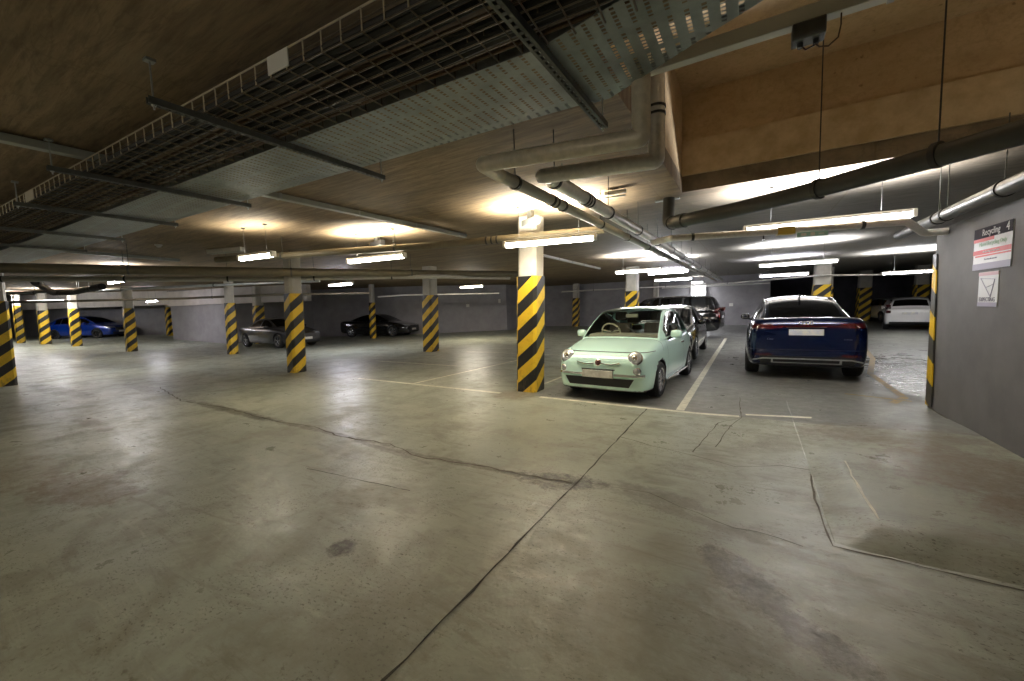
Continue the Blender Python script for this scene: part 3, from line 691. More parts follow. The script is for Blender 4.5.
pipe([(-1.57, 3.32, 2.70), (-1.55, 12, 2.72), (-1.5, 26, 2.74)], .068, FOIL, 'silver pipe with black bands running away to the far wall', clamps=(.10, 1.7, 3.2, 4.7, 6.2, 7.7, 9.5, 11.5, 13.5, 15.5, 18), bands=((.85, .03), (.92, .03), (1.0, .03)), name='straight_pipe')
pipe([(-9.68, 4.02, 2.75), (-8.82, 4.35, 2.75), (-5.01, 5.70, 2.75), (-2.05, 6.31, 2.75)], .065, TPIPE, 'tan drain pipe sloping across the ceiling in front of the broad column', clamps=(1.6, 4.1), bands=((5.95, .03), (6.05, .03), (6.15, .03)), couplers=((1.0, .12),), name='drain_pipe')
pipe([(-13.6, -.8, 2.60), (-12.16, 1.47, 2.60), (-10.2, 5.0, 2.60), (-8.0, 8.9, 2.62), (-6.6, 11.3, 2.64)], .10, TPIPE, 'upper of two long tan pipes crossing the left part of the ceiling', clamps=(1.5, 4.5, 7.5, 10.5), name='drain_pipe', hang=True)
pipe([(-15.4, -.8, 2.50), (-13.7, 1.64, 2.50), (-11.1, 5.4, 2.50), (-7.92, 8.7, 2.52), (-6.9, 11.3, 2.54)], .06, PIPE, 'lower thinner of two long pipes crossing the left part of the ceiling', clamps=(1, 3, 5, 7, 9, 11), name='drain_pipe')
pipe([(-1.12, 6.62, 3.14), (-1.10, 6.45, 2.74), (-.95, 6.0, 2.66), (-.60, 5.75, 2.64), (-.22, 5.60, 2.64), (.50, 5.10, 2.63), (1.27, 4.42, 2.62), (1.66, 4.06, 2.62)], .085, DPIPE, 'thick black drain pipe hanging below the ceiling recess on two rods', bend=.14, couplers=((.75, .10), (1.02, .12)), name='drain_pipe')
dp = bpy.data.objects['drain_pipe.003'] if 'drain_pipe.003' in bpy.data.objects else None
if dp:
    for (x, y, zt) in ((.55, 5.06, 4.42), (1.22, 4.46, 4.42)):
        b = MB(); d = Vector((.66, -.60, 0)).normalized(); c = Vector((x, y, 2.63))-dp.location
        b.tube([c-d*.02, c+d*.02], .10, 18); b.build('clamp', CLAMP, dp, smooth=True)
        b = MB(); b.tube([c+Vector((0, 0, .09)), c+Vector((0, 0, zt-2.63))], .006, 6); b.build('hanger_rod', CLAMP, dp)
b = MB(); b.box((-1.15, 6.66, 3.14), (.36, .08, .02)); tag(b.build('mounting_rail', GALV), 'short metal rail where the black drain pipe meets the ceiling', 'rail')
pipe([(-1.35, 6.6, 2.50), (-1.0, 6.08, 2.46), (.07, 6.45, 2.46), (1.63, 6.84, 2.46), (1.88, 7.2, 2.34), (2.09, 7.15, 2.33)], .045, FOIL, 'thin white conduit pipe below the longest light, bending to the grey wall', bend=.05, clamps=(.9, 2.9), name='conduit_pipe', hang=False)
pipe([(1.95, 8.5, 2.48), (1.95, 2.0, 2.50)], .070, mat('weathered_steel_pipe', (.20, .20, .19), .4, metal=.4, var=.2), 'grey metal pipe running along the top of the grey wall', clamps=(1.5, 1.75, 3.0, 4.4), name='metal_pipe')
pipe([(-17.0, 14.4, 2.34), (-15.2, 14.5, 2.36), (-12.2, 18.8, 2.38)], .035, WHITEP, 'thin white conduit along the back wall right of the black saloon', name='conduit_pipe', bend=.1)
pipe([(-19.2, 4.45, 2.72), (-22.7, 4.45, 2.70), (-23.2, 4.0, 2.68), (-21.4, 3.3, 2.95)], .11, mat('black_duct', (.012, .012, .012), .8), 'short dark duct above the striped columns at far left', name='dark_duct', cat='duct', clamps=(1.0, 3.0))
pipe([(-26.5, 3.2, 2.42), (-21.8, 7.6, 2.42), (-17.5, 9.2, 2.42), (-15.0, 12.2, 2.42)], .05, TPIPE, 'thin tan pipe in front of the pale beam at left', name='conduit_pipe', clamps=(8,), bend=.2)
pipe([(-27, 2.5, 2.75), (-19, 6.0, 2.72), (-13, 8.5, 2.70)], .05, GALV, 'thin grey pipe high over the left aisle, behind the tan pipes', name='conduit_pipe', clamps=(3, 7, 11), bend=.2)
pipe([(-10.0, 22.5, 2.42), (-1.2, 22.8, 2.42), (2.2, 19.5, 2.42), (6.5, 24.0, 2.42)], .035, PIPE, 'thin conduit crossing the far bay above the parked dark cars', name='conduit_pipe', clamps=(2, 6, 9), bend=.2)
pipe([(-5.3, 28.75, 2.55), (.9, 28.8, 2.55)], .05, WHITEP, 'pale conduit along the far wall behind the cars', name='conduit_pipe', bend=.1)
# small exit sign and sprinkler on the conduit
t = thing('exit_sign', 'small green and white exit sign on the conduit under the longest light', 'sign', (.66, 6.55, 2.385), .24)
MB().box((0, 0, 0), (.34, .02, .06), bev=.003).build('panel', mat('sign_green', (.38, .60, .55), .4), t)
for xx, ww, hh in ((-.10, .06, .035), (.0, .05, .045), (.095, .06, .014)): MB().box((xx, -.013, 0), (ww, .004, hh)).build('symbol', WHITEP, t)
tag(MB().box((.37, 6.525, 2.46), (.20, .10, .10), rot=Matrix.Rotation(.24, 3, 'Z'), bev=.005).build('pipe_label', mat('label_yellow', (.65, .45, .08), .5)), 'small yellow label wrapped on the white conduit', 'label')
t = thing('sprinkler', 'tiny red sprinkler bulb hanging from the white conduit', 'sprinkler', (.12, 6.46, 2.42))
MB().tube([(0, 0, 0), (0, 0, -.05)], .008, 8).build('stem', TAIL, t); MB().lathe([(0, -.06), (.022, -.058), (.022, -.052), (0, -.05)], (0, 0, 0), 'z', 10).build('deflector', TAIL, t)

# ------------------------------------------------------------ signs on the grey wall
def text(s, size, loc, parent, m, ext=.0008, name='lettering', align='CENTER'):
    c = bpy.data.curves.new(name, 'FONT'); c.body = s; c.size = size; c.extrude = ext; c.align_x = align; c.align_y = 'CENTER'; c.resolution_u = 2
    tmp = bpy.data.objects.new('tmp_text', c); COL.objects.link(tmp); dg = bpy.context.evaluated_depsgraph_get(); dg.update()
    me = bpy.data.meshes.new_from_object(tmp.evaluated_get(dg)); bpy.data.objects.remove(tmp); bpy.data.curves.remove(c)
    me.materials.clear(); me.materials.append(m)
    o = bpy.data.objects.new(name, me); COL.objects.link(o); o.parent = parent; o.location = loc; return o
SW = mat('sign_white', (.72, .72, .72), .4); SG = mat('sign_dark_grey', (.05, .047, .06), .9, spec=.1); SR = mat('sign_red', (.62, .12, .12), .45); SGR = mat('sign_faded_green', (.42, .60, .42), .45)
SV = mat('sign_violet_grey', (.33, .31, .40), .45); SI = mat('sign_ink', (.10, .09, .14), .5)
def wall_root(name, label, y, z):
    t = thing(name, label, 'sign', (2.1-.006, y, z)); 
    # local x to the viewer's right (-Y), local y up, local z out of the wall (-X)
    t.rotation_euler = Matrix(((0, 0, -1), (-1, 0, 0), (0, 1, 0))).to_4x4().to_euler()
    return t
t = wall_root('recycling_sign', 'larger wall sign with dark Recycling heading and red bands on grey wall', 6.08, 2.015)
W_, H_ = .76, .44
MB().box((0, 0, -.002), (W_, H_, .006), bev=.001).build('panel', SW, t)
MB().box((0, H_/2-.055, .002), (W_, .11, .003)).build('heading_band', SG, t)
b = MB()
def skew(b, x0, x1, y0, y1, dy, z=.0035): b.quad((x0, y0, z), (x1, y0+dy, z), (x1, y1+dy, z), (x0, y1, z))
skew(b, -W_/2, .05, H_/2-.145, H_/2-.11, 0); skew(b, -W_/2, W_/2, -.06, -.012, .0)
skew(b, -W_/2+.05, W_/2, -.085, -.068, .0); b.build('red_band', SR, t)
MB().box((0, -H_/2+.033, .002), (W_, .066, .003)).build('foot_band', SV, t)
text('Recycling', .095, (-.02, H_/2-.055, .0045), t, SW); text('4', .12, (.30, H_/2-.055, .0045), t, SW)
text('Mixed Recycling Only', .062, (.02, .045, .0045), t, SGR); text('No black bags or food waste', .028, (-.0, -.036, .0045), t, SW); text('Please keep this area clear', .024, (.0, -.115, .0045), t, SV)
t = wall_root('small_notice', 'smaller white notice with a thin triangle drawing under the recycling sign', 6.10, 1.585)
W_, H_ = .40, .36
MB().box((0, 0, -.002), (W_, H_, .006), bev=.001).build('panel', SW, t)
MB().box((0, H_/2-.02, .002), (W_, .035, .003)).build('heading_band', mat('sign_pink', (.62, .42, .46), .5), t)
MB().box((0, -H_/2+.022, .002), (W_, .044, .003)).build('foot_band', SV, t)
b = MB()
for p, q in (((-.15, .12), (.14, .10)), ((.14, .10), (.07, -.08)), ((.07, -.08), (-.15, .12)), ((-.02, .02), (.12, .05))):
    b.tube([(*p, .004), (*q, .004)], .003, 4)
b.build('line_drawing', SV, t)
text('EXPECTING', .062, (0, -.108, .0045), t, SI)
for (x, y, z, ang, lab) in ((-16.45, 21.42, 1.78, .82, 'small white plate on the back wall, left of two'), (-14.9, 22.98, 2.03, .82, 'small white plate on the back wall, right of two'), (-1.13, 28.7, 1.3, 0, 'tiny white plate on the far wall just left of the blue coupe SUV')):
    o = MB().box((0, 0, 0), (.22 if z < 1.9 else .16, .02, .2 if z < 1.9 else .26), bev=.004).build('wall_plate', WHITEP); o.location = (x, y, z); o.rotation_euler = (0, 0, ang); tag(o, lab, 'wall plate')

# ------------------------------------------------------------ cars
def cr(P, n):
    """Catmull-Rom through tuples"""
    out = []; N = len(P)
    for i in range(N-1):
        p0, p1, p2, p3 = P[max(i-1, 0)], P[i], P[i+1], P[min(i+2, N-1)]
        for k in range(n):
            t = k/n; out.append(tuple(.5*((2*b)+(-a+c)*t+(2*a-5*b+4*c-d)*t*t+(-a+3*b-3*c+d)*t**3) for a, b, c, d in zip(p0, p1, p2, p3)))
    out.append(tuple(P[-1])); return out
def interp(x, T, k):
    if x <= T[0][0]: return T[0][k]
    for i in range(len(T)-1):
        if x <= T[i+1][0]:
            s = (x-T[i][0])/(T[i+1][0]-T[i][0]); return T[i][k]*(1-s)+T[i+1][k]*s
    return T[-1][k]
HALF = [(0, 0), (.60, 0), (.90, .02), (.965, .12), (.995, .33), (1.0, .52), (.985, .70), (.955, .86), (.88, .965), (.70, 1.0), (.35, 1.012), (0, 1.016)]

def split(bm, pred, name, mats, parent, label=None):
    fs = [f for f in bm.faces if pred(f.calc_center_median(), f.normal)]
    if not fs: return None
    nb = bmesh.new(); mp = {}
    for f in fs:
        vs = []
        for v in f.verts:
            if v.index not in mp: mp[v.index] = nb.verts.new(v.co)
            vs.append(mp[v.index])
        nf = nb.faces.new(vs); nf.material_index = f.material_index; nf.smooth = True
    bmesh.ops.delete(bm, geom=fs, context='FACES')
    bm.verts.ensure_lookup_table(); bm.verts.index_update()
    me = bpy.data.meshes.new(name); nb.to_mesh(me); nb.free()
    for m in mats: me.materials.append(m)
    me.set_sharp_from_angle(angle=.7)
    o = bpy.data.objects.new(name, me); COL.objects.link(o); o.parent = parent
    if label: o['label'] = label
    return o

def car(spec):
    """front faces local -Y, origin on the floor under the middle"""
    s = spec; t = thing(s['name'], s['label'], s.get('cat', 'car'), s['loc'], s['rot'])
    body, W = s['paint'], s['W']/2
    mats = [body, BLACKP, INTER]
    # --- lower body (y, z_bottom, z_top, half width)
    st = cr(s['stations'], 5)
    ring = cr(HALF, 3)
    bm = bmesh.new(); rings = []
    for (y, zb, zt, w_) in st:
        pts = [(x*w_, y, zb+(zt-zb)*z) for x, z in ring]; pts += [(-p[0], p[1], p[2]) for p in pts[-2:0:-1]]
        rings.append([bm.verts.new(p) for p in pts])
    n = len(rings[0])
    for i in range(len(rings)-1):
        for j in range(n): bm.faces.new((rings[i][j], rings[i][(j+1) % n], rings[i+1][(j+1) % n], rings[i+1][j]))
    for R in (rings[0], rings[-1]):
        c = Vector((0, 0, 0))
        for v in R: c += v.co
        c /= n; cv = bm.verts.new(c)
        mid = []
        for v in R: mid.append(bm.verts.new(v.co.lerp(c, .5)))
        for j in range(n):
            bm.faces.new((R[j], R[(j+1) % n], mid[(j+1) % n], mid[j])); bm.faces.new((mid[j], mid[(j+1) % n], cv))
    bmesh.ops.recalc_face_normals(bm, faces=bm.faces)
    me = bpy.data.meshes.new('tmp_body'); bm.to_mesh(me); bm.free()
    ob = bpy.data.objects.new('tmp_body', me); COL.objects.link(ob)
    rw = s['wheel_r']; cut = MB()
    for y in (s['yf'], s['yr']):
        for sd in (-1, 1):
            # arch cutter: closed cylinder
            ra = rw*1.10; cut.tube([(sd*(W-.27), y, rw*1.02), (sd*(W+.2), y, rw*1.02)], ra, 36)
    co_ = cut.build('tmp_cut', BLACKP)
    mo = ob.modifiers.new('b', 'BOOLEAN'); mo.operation = 'DIFFERENCE'; mo.object = co_; mo.solver = 'EXACT'
    dg = bpy.context.evaluated_depsgraph_get(); dg.update()
    me2 = bpy.data.meshes.new_from_object(ob.evaluated_get(dg))
    bpy.data.objects.remove(ob); bpy.data.objects.remove(co_)
    bm = bmesh.new(); bm.from_mesh(me2)
    # panel gaps
    sill = s.get('sill', .30)
    def gap(pt, no, cond, g=.004):
        for k in (-g, g):
            bmesh.ops.bisect_plane(bm, geom=bm.verts[:]+bm.edges[:]+bm.faces[:], plane_co=Vector(pt)+Vector(no)*k, plane_no=no, dist=1e-5)
        for f in bm.faces:
            c = f.calc_center_median()
            if abs((c-Vector(pt)).dot(Vector(no))) < g and cond(c): f.material_index = 1
    gaps = s.get('gaps', [])
    for y in gaps: gap((0, y, 0), (0, 1, 0), lambda c: abs(c.x) > W*.6 and c.z > sill and c.z < s['belt']+.2)
    if gaps: gap((0, 0, sill), (0, 0, 1), lambda c: abs(c.x) > W*.6 and min(gaps) < c.y < max(gaps))
    if 'hood_y' in s: gap((0, s['hood_y'], 0), (0, 1, 0), lambda c: c.z > s['hood_z']-.02, .005)
    if 'hood_z' in s:
        gap((0, 0, s['hood_z']), (0, 0, 1), lambda c: c.y < s['hood_y'] and abs(c.x) < W*.93 and c.y < s.get('hood_front', s['hood_y']), .005)
    if 'boot_z' in s:
        gap((0, 0, s['boot_z']), (0, 0, 1), lambda c: c.y > s['boot_y'], .004)
    if 'bump_z' in s:
        bmesh.ops.bisect_plane(bm, geom=bm.verts[:]+bm.edges[:]+bm.faces[:], plane_co=(0, 0, s['bump_z']), plane_no=(0, 0, 1), dist=1e-5)
    g0, g1 = s['gh'][0][0], s['gh'][-1][0]
    for f in bm.faces:
        c = f.calc_center_median(); f.smooth = True
        for y in (s['yf'], s['yr']):
            if (c.y-y)**2+(c.z-rw*1.02)**2 < (rw*1.085)**2 and abs(c.x) < W*1.01 and c.z < s['belt']: f.material_index = 1
            if abs(((c.y-y)**2+(c.z-rw*1.02)**2)**.5-rw*1.10) < .012 and abs(c.x) > W-.29: f.material_index = 1
        if f.normal.z < -.8 or c.z < s['stations'][len(s['stations'])//2][1]+s.get('skirt', .03): f.material_index = 1
        zt = interp(c.y, s['stations'], 2)
        if f.normal.z > .7 and g0+.06 < c.y < g1-.06 and abs(c.x) < interp(c.y, s['gh'], 4)-.03 and c.z > zt-.12: f.material_index = 2
    bm.verts.ensure_lookup_table(); bm.verts.index_update()
    dl = s.get('door_label')
    if gaps:
        for i in range(len(gaps)-1):
            a, c_ = gaps[i], gaps[i+1]
            for sd in (-1, 1):
                split(bm, lambda c, nn: a+.003 < c.y < c_-.003 and sill+.003 < c.z < s['belt']+.15 and c.x*sd > W*.80 and abs(nn.z) < .75, 'door', mats, t)
    if 'bump_z' in s:
        split(bm, lambda c, nn: c.z < s['bump_z'] and c.y < s['yf']-rw*1.1-.0, 'front_bumper', mats, t)
        split(bm, lambda c, nn: c.z < s['bump_z'] and c.y > s['yr']+rw*1.1, 'rear_bumper', mats, t)
    if 'hood_z' in s: split(bm, lambda c, nn: c.z > s['hood_z']+.004 and c.y < s['hood_y']-.004, 'hood', mats, t)
    me = bpy.data.meshes.new('body'); bm.to_mesh(me); bvh_src = bm.copy(); bm.free()
    for m in mats: me.materials.append(m)
    me.set_sharp_from_angle(angle=.7)
    bo = bpy.data.objects.new('body', me); COL.objects.link(bo); bo.parent = t
    # --- cabin (y, z_centre, z_edge, half width at roof edge, half width at belt, belt z)
    G = s['gh']; ys = set(); N = 56
    dense = cr(G, 8)
    for k in range(N+1): ys.add(round(g0+(g1-g0)*k/N, 4))
    for a, c_ in s['windows']: ys.add(a); ys.add(c_)
    wa, wb = s['wind']; ra_, rb = s['rear']
    for v in (wa, wb, ra_, rb): ys.add(v)
    ys = sorted(ys)
    J = [-1, -.97, -.93, -.75, -.5, -.25, 0, .25, .5, .75, .93, .97, 1]
    B = {}
    def bk(k): 
        if k not in B: B[k] = MB()
        return B[k]
    def top(y, f):
        zc, ze, we = (interp(y, dense, k) for k in (1, 2, 3)); return Vector((f*we, y, zc-(zc-ze)*abs(f)**2.4))
    def side(y, h, sd):
        ze, we, wbt, zb = (interp(y, dense, k) for k in (2, 3, 4, 5)); 
        if ze < zb+.002: ze = zb+.002
        bul = .025*math.sin(PI*h)*min(1, (ze-zb)/.3)
        return Vector((sd*(wbt+(we-wbt)*h+bul), y, zb+(ze-zb)*h))
    gm, gt = (s.get('glass', GLASST),)*2
    for i in range(len(ys)-1):
        a, c_ = ys[i], ys[i+1]; mid = (a+c_)/2
        for j in range(len(J)-1):
            fm = (J[j]+J[j+1])/2
            k = 'shell'
            if wa <= mid <= wb and abs(fm) < .96: k = 'windscreen'
            if ra_ <= mid <= rb and abs(fm) < .93: k = 'rear_window'
            if s.get('roof_dark') and wb < mid < ra_ and abs(fm) < .93: k = 'shell'
            bk(k).quad(top(a, J[j]), top(a, J[j+1]), top(c_, J[j+1]), top(c_, J[j]))
        for sd in (-1, 1):
            ze, zb = interp(mid, dense, 2), interp(mid, dense, 5); hh = max(.002, ze-zb)
            h0, h1 = min(.45, .03/hh), max(.5, 1-.055/hh)
            win = next((q for q, (u, v) in enumerate(s['windows']) if u <= mid <= v), None) if hh > .11 else None
            first, last = s['windows'][0][0], s['windows'][-1][1]
            hs = [0, h0, (h0+h1)/2, h1, 1]
            for q in range(4):
                k = 'shell'
                if q in (1, 2):
                    if win is not None: k = 'side_window'
                    elif first < mid < last: k = 'pillar_trim'
                bk(k+(str(sd)+(str(win) if k == 'side_window' else '') if k != 'shell' else '')).quad(side(a, hs[q], sd), side(c_, hs[q], sd), side(c_, hs[q+1], sd), side(a, hs[q+1], sd))
    for k, mb in B.items():
        k = k.rstrip('-0123456789')
        bmesh.ops.remove_doubles(mb.bm, verts=mb.bm.verts, dist=.0006)
        m = {'shell': body, 'windscreen': s.get('glass', GLASST), 'rear_window': s.get('glass', GLASST), 'side_window': s.get('glass', GLASST), 'pillar_trim': BLACKP}[k]
        if k == 'shell':
            bmesh.ops.recalc_face_normals(mb.bm, faces=mb.bm.faces)
        mb.build({'shell': 'roof_shell'}.get(k, k), m, t, smooth=True, sharp=.8)
    # --- wheels
    def wheel(sd, y, spokes, rim):
        wd = s.get('tyre_w', .20); x = sd*(W-.005); b = MB(); i_ = -sd*wd
        prof = [(rw*.66, 0), (rw*.90, sd*.004), (rw*.985, -sd*.025), (rw, -sd*.05), (rw, i_+sd*.05), (rw*.97, i_+sd*.015), (rw*.66, i_), (rw*.66, 0)]
        b.lathe(prof, (0, 0, 0), 'x', 36); wo = b.build('wheel', TYRE, t, smooth=True); wo.location = (x, y, rw)
        b = MB(); o = -sd*.01
        b.lathe([(rw*.70, o), (rw*.66, o+sd*.012), (rw*.60, o), (rw*.60, -sd*.08), (rw*.70, -sd*.08), (rw*.70, o)], (0, 0, 0), 'x', 36)
        b.lathe([(0, o-sd*.002), (rw*.15, o-sd*.002), (rw*.17, -sd*.03), (rw*.17, -sd*.07), (0, -sd*.07)], (0, 0, 0), 'x', 20)
        for k in range(spokes):
            a = 2*PI*k/spokes; c = Vector((-sd*.028, 0, rw*.38)); R = Matrix.Rotation(a, 3, 'X')
            b.box(R @ c, (.028, rw*s.get('spoke_w', .13), rw*.50), R, bev=.005)
        b.build('rim', rim, wo, smooth=True, sharp=.5)
        b = MB(); b.lathe([(0, -sd*.09), (rw*.64, -sd*.09), (rw*.64, -sd*.11), (0, -sd*.11)], (0, 0, 0), 'x', 24); b.build('brake_disc', BLACKP, wo)
    for y in (s['yf'], s['yr']):
        for sd in (-1, 1): wheel(sd, y, s.get('spokes', 7), s.get('rim', ALLOY))
    # --- mirrors
    my, mz = s['mirror']
    for sd in (-1, 1):
        wb_ = interp(my, dense, 4)
        b = MB(); b.box((sd*(wb_+.13), my, mz), (.19, .10, .13)); bmesh.ops.subdivide_edges(b.bm, edges=b.bm.edges[:], cuts=3, use_grid_fill=True)
        for v in b.bm.verts:
            d = Vector((v.co.x-sd*(wb_+.13), v.co.y-my, v.co.z-mz)); q = Vector((d.x/.095, d.y/.05, d.z/.065)); l = q.length
            m_ = max(abs(q.x), abs(q.y), abs(q.z))
            if l > 0: q = q*(m_/l*.72+.28*1); 
            v.co = Vector((sd*(wb_+.13)+q.x*.10, my+q.y*.06, mz+q.z*.075))
        mo_ = b.build('door_mirror', s.get('mirror_mat', body), t, smooth=True, sharp=1.4)
        MB().tube([(sd*(wb_-.02), my+.01, mz-.09), (sd*(wb_+.07), my, mz-.045)], .022, 8).build('mirror_arm', BLACKP, mo_, smooth=True)
        b = MB(); b.box((sd*(wb_+.13), my+.052, mz), (.15, .008, .10), bev=.003); b.build('mirror_glass', CHROME, mo_)
    # --- surface projection helper for front and rear details
    src = bmesh.new()
    for o in [c for c in t.children if c.name.split('.')[0] in ('body', 'front_bumper', 'rear_bumper', 'hood', 'door')]:
        src.from_mesh(o.data)
    bvh = BVHTree.FromBMesh(src)
    bvh_src.free()
    def hit(x, z, end):
        r = bvh.ray_cast(Vector((x, -4*end, z)) if end > 0 else Vector((x, 4, z)), Vector((0, 1 if end > 0 else -1, 0)))
        return (r[0].y, r[1]) if r[0] is not None else (s['stations'][0 if end > 0 else -1][0], Vector((0, -end, 0)))
    def patch(name, x0, x1, z0, z1, end, m, off=.006, label=None, parent=None, nx=14, nz=4, shape=None, th=.012):
        """panel following the bodywork; end=1 front, -1 rear"""
        b = MB(); rows = []
        for j in range(nz+1):
            r = []
            for i in range(nx+1):
                u, v = i/nx, j/nz
                if shape: x, z = shape(u, v)
                else: x, z = x0+(x1-x0)*u, z0+(z1-z0)*v
                y, _ = hit(x, z, end); r.append((x, y-end*off, z))
            rows.append(r)
        b.grid(rows); b2 = [f for f in b.bm.faces]
        ext = bmesh.ops.extrude_face_region(b.bm, geom=b2)
        for v in [g for g in ext['geom'] if isinstance(g, bmesh.types.BMVert)]: v.co.y += end*(th+off)
        o = b.build(name, m, parent or t, smooth=True, sharp=.7)
        if label: o['label'] = label
        return o
    def disc(name, x, z, r, end, m, depth=.03, parent=None, off=.012, sq=1):
        y, nn = hit(x, z, end); n_ = Vector(nn); n_ = (n_*.75+Vector((0, -end*.6, 0))).normalized()
        q = n_.to_track_quat('Z', 'Y').to_matrix(); c = Vector((x, y, z)) + n_*off; b = MB()
        prof = [(0, 0), (r*.5, -.002), (r*.85, -.008), (r, -.018), (r*1.0, -depth-.02), (0, -depth-.02)]
        b.lathe(prof, (0, 0, 0), 'z', 26)
        for v in b.bm.verts: v.co = q @ Vector((v.co.x, v.co.y*sq, v.co.z)) + c
        return b.build(name, m, parent or t, smooth=True, sharp=.7)
    s['details'](t, patch, disc, hit, top, side)
    src.free()
    return t

def seats(t, ys, z0, m, x=.36, w_=.46, back=.62):
    for y in ys:
        for sd in (-1, 1):
            b = MB(); b.box((sd*x, y+.12, z0+back/2), (w_, .13, back), rot=Matrix.Rotation(-.22, 3, 'X'), bev=.04)
            so = b.build('seat', m, t, smooth=True)
            b = MB(); b.box((sd*x, y+.22, z0+back+.13), (.25, .09, .18), rot=Matrix.Rotation(-.22, 3, 'X'), bev=.035); b.build('headrest', m, so, smooth=True)
def steering(t, x, y, z, m, r=.17):
    b = MB(); R = Matrix.Rotation(-.95, 3, 'X'); c = Vector((x, y, z))
    b.tube([c+R @ Vector((r*math.cos(a), 0, r*math.sin(a))) if False else c+Matrix.Rotation(.45, 3, 'X') @ Vector((r*math.cos(a), 0, r*math.sin(a))) for a in [2*PI*k/24 for k in range(24)]], .016, 8, closed=True)
    for a in (.2, PI-.2, -PI/2): b.tube([c, c+Matrix.Rotation(.45, 3, 'X') @ Vector((r*math.cos(a), 0, r*math.sin(a)))], .014, 6)
    b.build('steering_wheel', m, t, smooth=True)

# --- mint hatchback
def d_mint(t, patch, disc, hit, top, side):
    for sd in (-1, 1):
        h = disc('headlight_bezel', sd*.575, .715, .118, 1, CHROME, off=.008)
        disc('headlight', sd*.575, .715, .104, 1, HEAD, parent=h, off=.022)
        disc('headlight_bulb', sd*.575, .715, .05, 1, CHROME, parent=h, off=.03)
        f = disc('lower_lamp_bezel', sd*.615, .515, .068, 1, CHROME, off=.006); disc('lower_lamp', sd*.615, .515, .056, 1, HEAD, parent=f, off=.015)
        patch('chrome_bumper_strip', sd*.27, sd*.72, .425, .462, 1, CHROME, off=.016)
    MM = t
    # whisker trim and badge
    for sd in (-1, 1):
        b = MB(); pts = []
        for k in range(9): x = sd*(.06+.30*k/8); z = .62+.02*math.sin(k/8*PI*.9)*(-1)+.02*(k/8)**2; y, _ = hit(x, z, 1); pts.append((x, y-.010, z))
        b.tube(pts, .009, 8); b.build('nose_trim', CHROME, t, smooth=True)
    g = disc('badge', 0, .625, .058, 1, CHROME, off=.012); disc('badge_centre', 0, .625, .044, 1, mat('badge_red', (.10, .02, .02), .3, coat=1), parent=g, off=.019)
    y, _ = hit(0, .625, 1)
    o = text('FIAT', .036, (0, y-.040, .625), g, CHROME, name='badge_lettering'); o.rotation_euler = (PI/2-.12, 0, 0)
    patch('nose_slot', -.28, .28, .515, .53, 1, BLACKP, off=.003)
    patch('lower_grille', 0, 0, 0, 0, 1, BLACKP, off=.004, shape=lambda u, v: ((u-.5)*(1.16-.16*(1-v)), .255+.135*v))
    patch('lower_lip', 0, 0, 0, 0, 1, BLACKP, off=.004, shape=lambda u, v: ((u-.5)*1.3, .165+.03*v))
    yy, _ = hit(0, .45, 1); b = MB(); b.box((0, yy-.035, .452), (.50, .012, .105), bev=.003); b.build('number_plate', PLATE, t)
    MB().box((0, yy-.022, .452), (.53, .02, .13), bev=.006).build('plate_holder', CHROME, t)
    for sd in (-1, 1):
        b = MB(); x = sd*.822; b.box((x, .38, .79), (.03, .19, .028), bev=.008); b.build('door_handle', CHROME, t)
        b = MB(); b.box((sd*.805, .12, .235), (.03, 1.62, .045), bev=.01); b.build('sill_trim', CHROME, t)
    # windscreen wiper area, dash, steering wheel, seats, mirror
    MB().box((0, -.52, .955), (1.30, .40, .10), bev=.04).build('dashboard', IVORY, t, smooth=True)
    steering(t, -.34, -.34, 1.02, IVORY, .18)
    seats(t, (.10,), .55, SEATM); seats(t, (.85,), .58, SEATM, back=.5)
    MB().box((0, -.12, 1.32), (.24, .03, .07), bev=.012).build('rear_view_mirror', IVORY, t)
    for sd in (-.25, .42):
        b = MB(); p0 = top(-.80, sd)+Vector((0, -.0, .02)); p1 = top(-.66, sd*.2)+Vector((0, 0, .015)); b.tube([p0, p1], .009, 6); b.build('wiper', BLACKP, t)
MINT = paint('mint_paint', (.66, .94, .82), .25, .0)
car(dict(name='mint_hatchback', label='small mint green hatchback facing the camera beside the broad striped column', loc=(-1.99, 7.93, 0), rot=-.06, W=1.627, paint=MINT, wheel_r=.295, yf=-1.13, yr=1.17, belt=.95, sill=.29,
    stations=[(-1.86, .30, .55, .50), (-1.84, .22, .66, .62), (-1.76, .17, .745, .715), (-1.60, .16, .80, .775), (-1.3, .16, .865, .803), (-.95, .17, .93, .813), (-.6, .18, .955, .813), (.2, .18, .96, .815), (.9, .18, .975, .815), (1.3, .19, .97, .80), (1.52, .22, .94, .76), (1.64, .30, .86, .68), (1.67, .38, .75, .58)],
    gh=[(-.90, .935, .915, .70, .72, .90), (-.60, 1.19, 1.15, .655, .76, .925), (-.25, 1.405, 1.355, .60, .77, .935), (.0, 1.475, 1.42, .585, .772, .94), (.4, 1.495, 1.44, .58, .772, .945), (.9, 1.465, 1.405, .565, .765, .95), (1.22, 1.39, 1.33, .55, .74, .95), (1.45, 1.16, 1.11, .59, .70, .93), (1.56, .96, .93, .62, .66, .90)],
    wind=(-.86, -.10), rear=(1.22, 1.50), windows=[(-.62, .52), (.60, 1.12)], gaps=[-.66, .56], hood_y=-.93, hood_z=.785, hood_front=-.9, bump_z=.475, boot_z=.5, boot_y=1.5,
    mirror=(-.48, 1.0), glass=GLASS, spokes=8, skirt=.02, details=d_mint))

